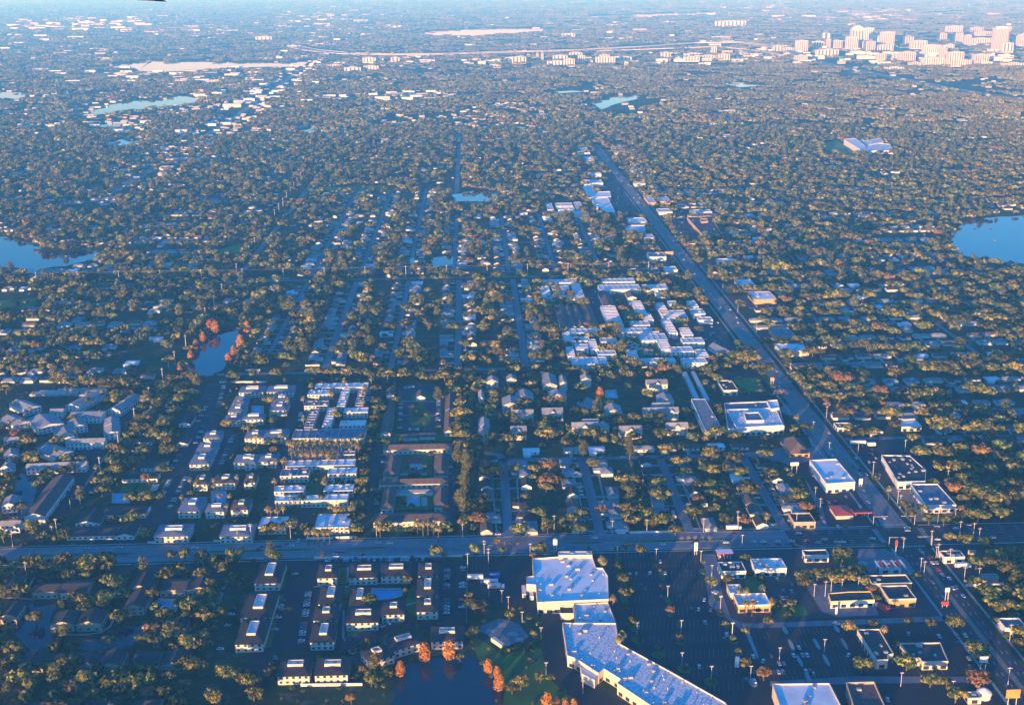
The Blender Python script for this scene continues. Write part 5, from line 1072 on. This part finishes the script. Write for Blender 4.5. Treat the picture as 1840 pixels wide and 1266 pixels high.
def wires(name,pts,h,offs,label,rad=.018):
    c=pts[0]; t=thing(name,(*c,0),label=label,cat='power line'); me=None
    for o in offs:
        b=MB()
        for i in range(len(pts)-1):
            a=Vector((pts[i][0]-c[0],pts[i][1]-c[1],h)); e=Vector((pts[i+1][0]-c[0],pts[i+1][1]-c[1],h)); u=(e-a).normalized(); n=Vector((-u.y,u.x,0))
            prev=None
            for s in range(5):
                f=s/4; p=a.lerp(e,f)+n*o-Vector((0,0,1))*4*f*(1-f)*1.4
                if prev is not None:
                    b.face([prev+Vector((0,0,rad)),p+Vector((0,0,rad)),p-Vector((0,0,rad)),prev-Vector((0,0,rad))],MET); b.face([prev+n*rad,p+n*rad,p-n*rad,prev-n*rad],MET)
                prev=p
        obj('wire',b,t)
wires('power_line',PE,16,(-1.4,0,1.4),'power line wires crossing the left and middle along the back road'); wires('power_line',PL,15.2,(-1.4,1.4),'power line wires running up the left pole line')
lp='lamp posts and utility poles near the roads'
for zf,L,h in [(Z7,[(40,215),(355,215),(68,275),(1223,250),(1530,265),(1605,365),(1302,510),(1665,585),(1090,765),(1395,750),(1745,770),(1400,975),(1602,1070),(300,690),(205,585),(160,540),(430,800),(465,1045),(718,1170),(955,235),(447,625),(72,500)],8.6),(Z8,[(48,500),(118,660),(395,810),(660,760),(225,920),(175,135),(600,430),(763,400),(860,390),(700,400),(1320,205),(1415,1010),(1112,960)],9),
             (Z8,[(665,430),(1125,170),(1228,290),(1248,310),(1400,235),(1330,205),(1485,345),(1570,350),(1755,690),(1745,950),(1290,125),(1540,80),(1572,110),(1460,70)],12),(Z4,[(465,170),(630,375),(767,370),(822,600),(548,470),(590,950),(560,880),(1080,930),(1310,1020),(1415,1015),(445,1040),(85,1030),(1110,585),(915,720),(645,600),(407,105),(527,250),(1065,900),(1370,775)],12),
             (Z7,[(525,200),(920,75),(1158,70),(1548,60),(1785,50),(285,95),(520,40)],12),(Z6,[(45,110),(320,110),(920,115),(1555,310),(1520,100),(1670,220),(1700,275)],12),(Z5,[(370,115),(90,165),(185,370),(1750,100),(1660,130)],12),(ZC,[(1410,760),(1510,900),(1635,1030),(1630,650),(545,650),(935,640)],11)]:
    for x,y in L:
        X,Y=G(*zf(x,y)); pole(X,Y,h,'lamp_post' if h<11 else 'street_pole','pale car park lamp post' if h<11 else 'tall pale roadside pole','lamp post' if h<11 else 'pole',lp,arm=h>11,lamp=h<11,r=.2)
def sign(zf,x,y,w_,hh,h,m,label,m2=None):
    X,Y=G(*zf(x,y)); t=thing('pylon_sign',(X,Y,0),label=label,cat='sign'); obj('sign_panel',MB().box(-w_/2,w_/2,-.3,.3,h-hh,h,m,m2),t)
    for s in ((-w_*.3,w_*.3) if w_>2.5 else (0,)): obj('post',MB().cone(s,0,0,h-hh,.25,.25,POL,6),t)
sign(Z8,1080,195,1.6,4.5,13,REDP,'tall red pylon sign left of the junction'); sign(Z8,1370,500,5,2.4,5,REDP,'low red sign beside the diagonal road, lower right'); sign(Z8,1378,490,3,3,14,WWL,'white sign on a tall pole above the low red sign')
sign(Z8,1768,1068,8,5.5,10,mat('orange_sign',(.75,.30,.08)),'large orange sign on two legs at the bottom right corner'); sign(Z7,1495,215,2.6,7,10,WWL,'tall white pylon sign at the car park edge, by the road'); sign(Z4,297,180,4,3.5,9,ORW,'red and yellow sign by the green playing field',YLW)
sign(Z4,432,715,7,3,10,WWL,'white billboard beside the box store'); sign(Z4,838,795,3,5,7,WWL,'small white sign right of the box store'); sign(Z7,527,205,3,5,11,WWL,'white sign on pole above the supermarket rear'); sign(Z8,1595,870,5,4,10,WWL,'white sign among bare trees, lower right'); sign(Z8,1530,200,6,4,6,TAN,'tan roadside sign right of the junction')
sign(Z5,262,235,1.6,5,6,TAN,'small tan column sign beside the main road on the left'); sign(Z8,730,540,1.4,5,6,WWL,'slim white price sign beside the yellow-fronted fuel station'); sign(ZC,1050,530,13,5,9,ORW,'bright cream billboard left of the diagonal road, upper middle')
dm=thing('white_dome',(*G(*Z8(1600,1025)),0),label='small white domed kiosk at the bottom right',cat='kiosk'); q=MB().cone(0,0,0,3,4,4,WWL,14)
for k in range(4): q.cone(0,0,3+k*.8,3+(k+1)*.8,4.6*math.cos(k*.36),4.6*math.cos((k+1)*.36),WWL,14)
obj('dome',q,dm)
# traffic signals at the junction
for sx,sy in ((-1,-1),(1,-1),(-1,1),(1,1)):
    t=thing('traffic_signal',(NXc+sx*16,EYc+sy*18,0),0,desc='signal mast at the junction',cat='traffic signal',group='signal masts at the junction',label='%s %s signal mast of the large road junction'%('near' if sy<0 else 'far','left' if sx<0 else 'right'))
    obj('mast',MB().cone(0,0,0,8,.2,.14,POL,6),t); obj('mast_arm',MB().box(min(0,-sx*11),max(0,-sx*11),-.1,.1,7.2,7.4,POL),t)
    for k in (5,8.5): obj('signal_head',MB().box(-sx*k-.2,-sx*k+.2,-.2,.2,6.2,7.15,BLK),t)

tick('vehicles')
# ------------------------------------------------------------------ vehicles
def car_meshes(ci):
    b=MB(); m=CARM[ci]
    prof=[(-2.25,.35),(-2.25,.85),(-1.9,1.0),(1.35,.98),(2.2,.78),(2.28,.35)]
    W=.9
    for s in (1,-1): 
        f=[(x,s*W,z) for x,z in prof]; b.face(f if s<0 else f[::-1],m)
    for i in range(len(prof)-1):
        a,c=prof[i],prof[i+1]; b.face([(a[0],W,a[1]),(c[0],W,c[1]),(c[0],-W,c[1]),(a[0],-W,a[1])],m)
    b.face([(-1.35,-.66,1.46),(.35,-.66,1.46),(.35,.66,1.46),(-1.35,.66,1.46)],m)
    for x in (-1.4,1.4):
        for s in (-1,1):
            n=8; y0,y1=s*.72,s*.93
            R_=[(x+.33*math.cos(2*math.pi*k/n),.33+.33*math.sin(2*math.pi*k/n)) for k in range(n)]; b.face([(p[0],y1,p[1]) for p in R_],TYRE)
            for k in range(n): j=(k+1)%n; b.face([(R_[k][0],y0,R_[k][1]),(R_[j][0],y0,R_[j][1]),(R_[j][0],y1,R_[j][1]),(R_[k][0],y1,R_[k][1])],TYRE)
    g_=MB(); lo=[(-1.95,-.8,.99),(1.15,-.8,.99),(1.15,.8,.99),(-1.95,.8,.99)]; hi=[(-1.36,-.67,1.45),(.36,-.67,1.45),(.36,.67,1.45),(-1.36,.67,1.45)]
    for k in range(4): j=(k+1)%4; g_.face([lo[k],lo[j],hi[j],hi[k]],GLS)
    return b.mesh('body'),g_.mesh('windows')
CM=[car_meshes(i) for i in range(6)]; NC=[0]; XC=MB(); rc=random.Random(3)
def car(X,Y,rz,ci=None,desc=None):
    if ci is None: ci=rc.choices(range(6),(.34,.2,.16,.14,.08,.08))[0]
    if NC[0]>=300:
        c,s_=math.cos(rz),math.sin(rz)
        for me in CM[ci]:
            V=[(X+v.co.x*c-v.co.y*s_,Y+v.co.x*s_+v.co.y*c,v.co.z+.06) for v in me.vertices]
            for p_ in me.polygons: XC.face([V[k] for k in p_.vertices],me.materials[p_.material_index])
        return
    NC[0]+=1
    if ci is None: ci=rc.choices(range(6),(.34,.2,.16,.14,.08,.08))[0]
    z=.06; t=thing('parked_car' if not desc else 'car',(X,Y,z),rz,(desc if desc!='X' else CARN[ci]+' car driving') or CARN[ci]+' parked car','car','cars parked in the lots' if not desc else 'cars on the roads'); obj('body',CM[ci][0],t); obj('windows',CM[ci][1],t)
def carrow(zf,p0,p1,n,fill,rot=None):
    a=Vector(G(*zf(*p0))); b=Vector(G(*zf(*p1))); d=b-a; th_=math.atan2(d.y,d.x)
    for k in range(n):
        if rc.random()<fill: 
            p=a.lerp(b,(k+.5)/n); car(p.x,p.y,th_+math.pi/2*rc.choice((1,-1))+rc.uniform(-.05,.05))
for X,s in ((0,1),(1,1)): pass
for zf,L,ro_ in [(Z7,[(1040,355,0),(1085,350,1),(1180,345,0),(1285,345,1),(1250,265,0),(1290,210,5),(1430,335,2),(1115,430,2),(1145,465,3),(1385,510,2),(1260,510,4),(1555,530,0),(1630,478,0),(1515,595,0),(1465,590,2),(1600,600,4),(1100,715,1),(1560,685,1),(1710,765,1),(1435,985,4),(1520,990,0),(1060,300,5),(1690,800,4),(1835,1080,4)],1.35),(Z8,[(300,815,0),(803,780,0),(595,890,1),(1158,655,1),(205,925,4),(85,660,0),(1035,1042,0),(600,355,3)],1.3)]:
    for x,y,c in L: X,Y=G(*zf(x,y)); car(X,Y,ro_+rc.uniform(-.3,.3),c)
for x,y,c in [(240,112,1),(300,112,0),(383,110,0),(467,108,0),(555,105,5),(620,117,1),(660,98,1),(770,113,0),(945,92,0),(1150,28,0),(1152,45,1),(1437,32,0),(1325,20,1),(1330,97,0),(1655,87,1),(320,122,3),(390,125,5),(470,122,5),(490,135,2),(1700,60,2),(1510,12,1)]: X,Y=G(*Z8(x,y)); car(X,Y,0,c,CARN[c]+' car on the east-west road')
for x,y,c in [(1225,163,1),(1240,176,0),(1275,207,5),(1300,205,5),(1300,235,0),(1325,235,1),(1335,275,5),(1357,305,1),(1400,328,0),(1420,385,0),(1440,380,1),(1480,430,0),(1300,350,3),(1650,690,2)]: X,Y=G(*Z8(x,y)); car(X,Y,math.pi/2,c,CARN[c]+' car on the diagonal road')
for x,y,c in [(375,120,0),(305,148,5),(930,138,0),(645,200,5),(822,222,2)]: X,Y=G(*Z6(x,y)); car(X,Y,math.pi/2 if x==375 else 0,c,CARN[c]+' car on the east-west road')
for x,y,c in [(800,103,0),(765,172,3),(565,182,1),(1265,147,0),(1055,150,4)]: X,Y=G(*Z7(x,y)); car(X,Y,0,c,CARN[c]+' car on the east-west road')
for x,y,c in [(408,160,0),(530,310,2),(545,330,3),(980,990,0),(985,965,2),(415,205,5),(460,235,3),(305,35,0),(590,430,3)]: X,Y=G(*Z4(x,y)); car(X,Y,math.pi/2,c,CARN[c]+' car on the diagonal road')
for x,y,c in [(945,285,5),(985,350,5),(1010,330,0),(1350,810,1),(1425,850,2),(1460,900,2),(1285,680,0),(1120,525,5)]: X,Y=G(*ZC(x,y)); car(X,Y,math.pi/2,c,CARN[c]+' car on the diagonal road')
X,Y=G(*Z8(733,593)); car(X,Y,-.5,0,'white car on the shopping centre drive'); X,Y=G(*Z8(15,408)); car(X,Y,.2,0,'white car on the shopping centre drive')
for a in [(Z6,(560,258),(1400,252),40,.75),(Z6,(1412,320),(1405,640),15,.8),(Z6,(1520,280),(1515,600),14,.7),(Z6,(445,480),(390,850),20,.75),(Z6,(262,530),(205,775),12,.8),(Z6,(715,815),(1010,695),16,.45),(Z6,(340,440),(360,300),6,.4),(Z6,(200,930),(210,960),2,1),(Z6,(730,910),(800,870),4,.8),
          (Z1,(1545,200),(1490,400),14,.85),(Z1,(1450,290),(1360,460),9,.6),(Z1,(1440,400),(1300,700),8,.4),(Z1,(1235,680),(1180,780),6,.7),(Z1,(1610,530),(1520,750),12,.6),(Z1,(1175,850),(1100,990),10,.8),(Z1,(1285,830),(1160,1060),14,.6),
          (Z1,(410,690),(470,600),0,.8),(Z1,(520,645),(690,640),12,.7),(Z1,(400,700),(590,698),13,.7),(Z1,(505,870),(350,1070),16,.8),(Z1,(600,870),(480,1000),5,.4),(Z1,(750,690),(700,830),7,.7),(Z1,(680,890),(600,980),6,.8),(Z1,(940,260),(880,340),5,.7),(Z1,(870,350),(840,400),4,.8),(Z1,(1500,900),(1480,1000),0,0),
          (Z2,(1110,320),(1100,520),14,.6),(Z2,(1378,300),(1372,480),12,.7),(Z2,(1130,228),(1200,215),5,.5),(Z2,(1165,522),(1240,522),5,.8),(Z2,(980,700),(985,850),9,.6),(Z2,(1455,690),(1458,850),10,.7),(Z2,(960,940),(935,1060),7,.6),(Z2,(400,400),(390,500),8,.8),(Z2,(885,200),(870,340),9,.6),(Z2,(460,300),(590,295),8,.5),(Z2,(290,870),(430,865),8,.4),(Z2,(0,490),(110,490),8,.8),(Z2,(600,895),(770,892),8,.5),
          (ZC,(600,860),(640,960),8,.7),(ZC,(935,880),(1000,930),6,.7),(ZC,(880,1180),(1080,1182),12,.7),(ZC,(1080,1060),(1110,1120),5,.7),(ZC,(460,1160),(550,1175),6,.8),(Z5,(980,320),(1010,325),2,1),(Z5,(1700,370),(1530,900),14,.45),(Z8,(1310,360),(1330,400),0,0),(Z4,(545,700),(560,740),4,.7),(Z4,(820,100),(830,110),0,0)]: carrow(*a)
# houses' own cars along streets
for pts,wd,mode in STREETS:
    if mode:
        for _ in range(9):
            f=rc.random(); x=pts[0][0]+(pts[1][0]-pts[0][0])*f; y=pts[0][1]+(pts[1][1]-pts[0][1])*f
            if visible(x,y): car(x+rc.choice((-8,8)),y,rc.choice((0,math.pi)),None)
for (X,Y,w_) in SHOPLOTS:
    for k in range(rc.randint(2,7)): car(X+rc.uniform(-w_/2,w_/2),Y-rc.choice((4,11)),math.pi/2+rc.uniform(-.1,.1))
for k in range(75): car(NXc+rc.choice((-6.5,-3.2,3.2,6.5)),rc.uniform(870,2900),math.pi/2,None,'X')
for k in range(16): car(rc.uniform(-340,300),EYc+rc.choice((-10,-6,6,10)),0,None,'X')
for zf,x0,x1,y0,y1,n in [(ZC,600,720,60,240,40),(ZC,1080,1180,290,400,30),(ZC,1240,1420,960,1150,30),(ZC,500,600,760,980,14),(Z4,780,960,540,760,24),(Z4,560,880,860,1040,14),(Z8,210,600,620,920,16),(Z8,1220,1600,600,900,16),(Z8,360,500,330,480,8)]:
    for k in range(n):
        X,Y=G(*zf(rc.uniform(x0,x1),rc.uniform(y0,y1)))
        if occ(X,Y)==2: car(round(X/2.8)*2.8,round(Y/9)*9,math.pi/2)
struct('distant_cars',XC,'stuff')
# trucks
def truck(zf,x,y,rz,label,cab,box,L=12.,stripe=None):
    X,Y=G(*zf(x,y)); t=thing('truck' if cab else 'trailer',(X,Y,.05),rz,label=label,cat='truck' if cab else 'trailer')
    tr=obj('cargo_box',MB().box(-L/2,L/2,-1.3,1.3,1.1,3.9,box),t)
    if stripe: obj('side_stripe',MB().box(-L*.25,L*.2,-1.34,1.34,1.9,2.9,stripe),tr)
    if cab: obj('cab',MB().box(L/2+.5,L/2+2.6,-1.2,1.2,.6,3,cab).box(L/2+2.55,L/2+2.65,-1,1,1.8,2.8,GLS),t)
    wm=MB().cone(0,0,-.15,.15,.5,.5,TYRE,10); 
    me=bpy.data.meshes.new('wheel'); me.from_pydata([(v[0],v[2],v[1]+.5) for v in wm.v],[],wm.f); me.materials.append(TYRE)
    for xx in ((-L/2+1.2,-L/2+2.4,L/2-1.5)+((L/2+1.6,) if cab else ())):
        for s in (-1.1,1.1): obj('wheel',me,t,(xx,s,0))
truck(Z6,1608,392,0,'plain white box trailer parked in the dark yard',None,WWL,11); truck(Z6,1718,425,math.pi,'white semi-trailer truck with red stripe, upper of two in yard',CARM[4],WWL,10,REDP); truck(Z6,1740,455,0,'white semi-trailer truck with red mark, lower of two in yard',CARM[0],WWL,9,REDP); truck(Z6,1745,382,0,'dark blue box trailer beside the white trucks',None,BLUP,7)
truck(Z7,312,490,math.pi/2,'white trailer backed to the supermarket dock, left one',None,WWL,13); truck(Z7,362,500,math.pi/2,'white trailer at the supermarket dock, right one with red end',None,WWL,15,REDP)
truck(Z7,135,845,math.radians(125),'white container trailer on the bare concrete slab',None,CRM,12); truck(Z8,1010,515,math.radians(115),'red box truck behind the yellow-fronted fuel station',CARM[0],REDP,9); truck(Z8,1466,262,0,'white box truck parked right of the diagonal road',CARM[0],WWL,9); truck(Z4,822,540,0,'long white trailer near the car showroom',None,WWL,14); truck(Z4,905,552,0,'short white van-like trailer near the car showroom',None,WWL,7); truck(Z8,145,840,math.radians(75),'white stretch van across bays in the lower car park',CARM[0],WWL,7); truck(Z4,52,1062,0,'white box truck beside the road, right of white house',CARM[0],WWL,9)
# aircraft wing tip seen at the very top is part of the camera's own aircraft
wt=thing('aircraft_wing_tip',(0,0,0),label='dark pointed wing tip hanging in at the top left edge',cat='wing tip')
c0=Vector((0,0,CH))
def AT(x,y,d): v=(CF+(x-920)/FP*CR+(633-y)/FP*CU); return c0+v*d
D0=11.; b=MB(); top=[AT(235,-1.5,D0),AT(262,-3,D0),AT(275,0,D0),AT(280,2.6,D0),AT(262,1.5,D0),AT(248,.8,D0)]; bot=[p+Vector((.02,.35,-.01)) for p in top]
b.face(top,BLK); b.face(bot[::-1],BLK)
for k in range(len(top)): j=(k+1)%len(top); b.face([top[k],bot[k],bot[j],top[j]],BLK)
wl=top[0].copy(); b.v=[(v[0]-wl.x,v[1]-wl.y,v[2]-wl.z) for v in b.v]; wt.location=wl; obj('wing_skin',b,wt)

tick('labels')
# ------------------------------------------------------------------ labels that single things out
LM=[('the supermarket',1020,1045),('the bent arcade',1130,1180),('the dark pond',800,1215),('the large car park',1190,1070),('the junction',1620,965),('the fuel station',1530,1075),('the box store',1497,850),('the showroom',1640,840),('the corner store',1675,900),('the school hall',1350,750),('the pyramid roof',1435,800),
 ('the playing field',1350,692),('the green pond',1150,623),('the long turquoise pool',1098,620),('the oval lawn',750,745),('the red court',742,825),('the cream pool deck',743,900),('the palm rows',590,800),('the long blue roof',590,780),('the upright blue pool',395,895),('the upper small pool',462,735),('the cypress lake',385,635),
 ('the left canal',45,880),('the gabled complex',130,770),('the oak row',230,830),('the pole line',180,830),('the rounded pool',700,1065),('the left entrance',530,1000),('the shaded blue pool',290,1090),('the left footpath',60,1080),('the bottom-left corner',60,1220),('the shaded townhouses',230,1180),('the trailer yard',880,1040),('the slab',905,1135),
 ('the lower bays',1440,1150),('the orange sign',1820,1250),('the right edge',1800,1050),('the red kiosk',1517,915),('the first street',910,890),('the second street',1062,890),('the third street',1215,890),('the fourth street',1370,890),('the wooded blocks',1050,770),('the grey hall',1270,750),('the metal canopies',1245,690),
 ('the right lake',1780,430),('the left lake',90,460),('the small middle pond',797,470),('the power line',600,495),('the brown roofs',1040,570),('the strip mall',1265,410),('the plaza',1085,360),('the white temple',1140,410),('the upper head of the road',1080,280),('the far school',1560,262),('downtown',1650,80),('the arched tower',1540,60),('the expressway',1000,93),('the curving ramp',1390,90),('the top-left lake',290,118),('the second left lake',260,188),('the long far lake',860,57),('the upper right corner',1800,20),('the upper left corner',30,40),('the horizon centre',920,10),
 ('the left middle',120,600),('the right middle',1600,600),('the right woods',1750,720),('the far right streets',1780,860),('the left boulevard',420,490),('the middle streets',700,600),('the centre street',880,590),('the small far lake',1110,180),('the northern lake',860,352),('the far avenue',400,230)]
ORD=['leftmost','second from the left','third from the left','fourth from the left','fifth from the left','sixth from the left','seventh from the left','eighth from the left','ninth from the left','tenth from the left','eleventh from the left','twelfth from the left']
grp={}
for o,desc in REG:
    loc=o.location; x,y=P(loc.x,loc.y,2); n,lx,ly=min(LM,key=lambda l:(l[1]-x)**2+(1.6*(l[2]-y))**2)
    dx,dy=x-lx,(y-ly)*1.6
    dr='left of' if dx<-abs(dy) else 'right of' if dx>abs(dy) else 'beyond' if dy<0 else 'in front of'
    grp.setdefault((desc,dr,n),[]).append((x,y,o))
for (desc,dr,n),L in grp.items():
    L.sort(key=lambda a:a[0]); N=len(L)
    if N==1: L[0][2]['label']='%s %s %s'%(desc,dr,n); continue
    rows=[L] if N<=12 else None
    if rows is None:
        L.sort(key=lambda a:a[1]); nr=(N+11)//12; rows=[sorted(L[i*N//nr:(i+1)*N//nr],key=lambda a:a[0]) for i in range(nr)]
    for ri,rw in enumerate(rows):
        rn='' if len(rows)==1 else ('far row, ','near row, ')[ri] if len(rows)==2 else ('far row, ','middle row, ','near row, ','nearest row, ','front row, ','frontmost row, ')[min(ri,5)]
        for k,(x,y,o) in enumerate(rw): o['label']='%s %s %s, %s%s'%(desc,dr,n,rn,ORD[k] if not (k==len(rw)-1 and k>0) else 'rightmost')
for o,_ in REG:
    l=o['label']
    if len(l.split())>16: l=l.replace(' from the left',' from left')
    while len(l.split())>16 and ' the ' in l: l=l.replace(' the ',' ',1)
    o['label']=l
for o in [o for o in COL.objects if o.name.startswith('tmp')]: bpy.data.objects.remove(o)
print('objects',len(COL.objects),'cars',NC[0])
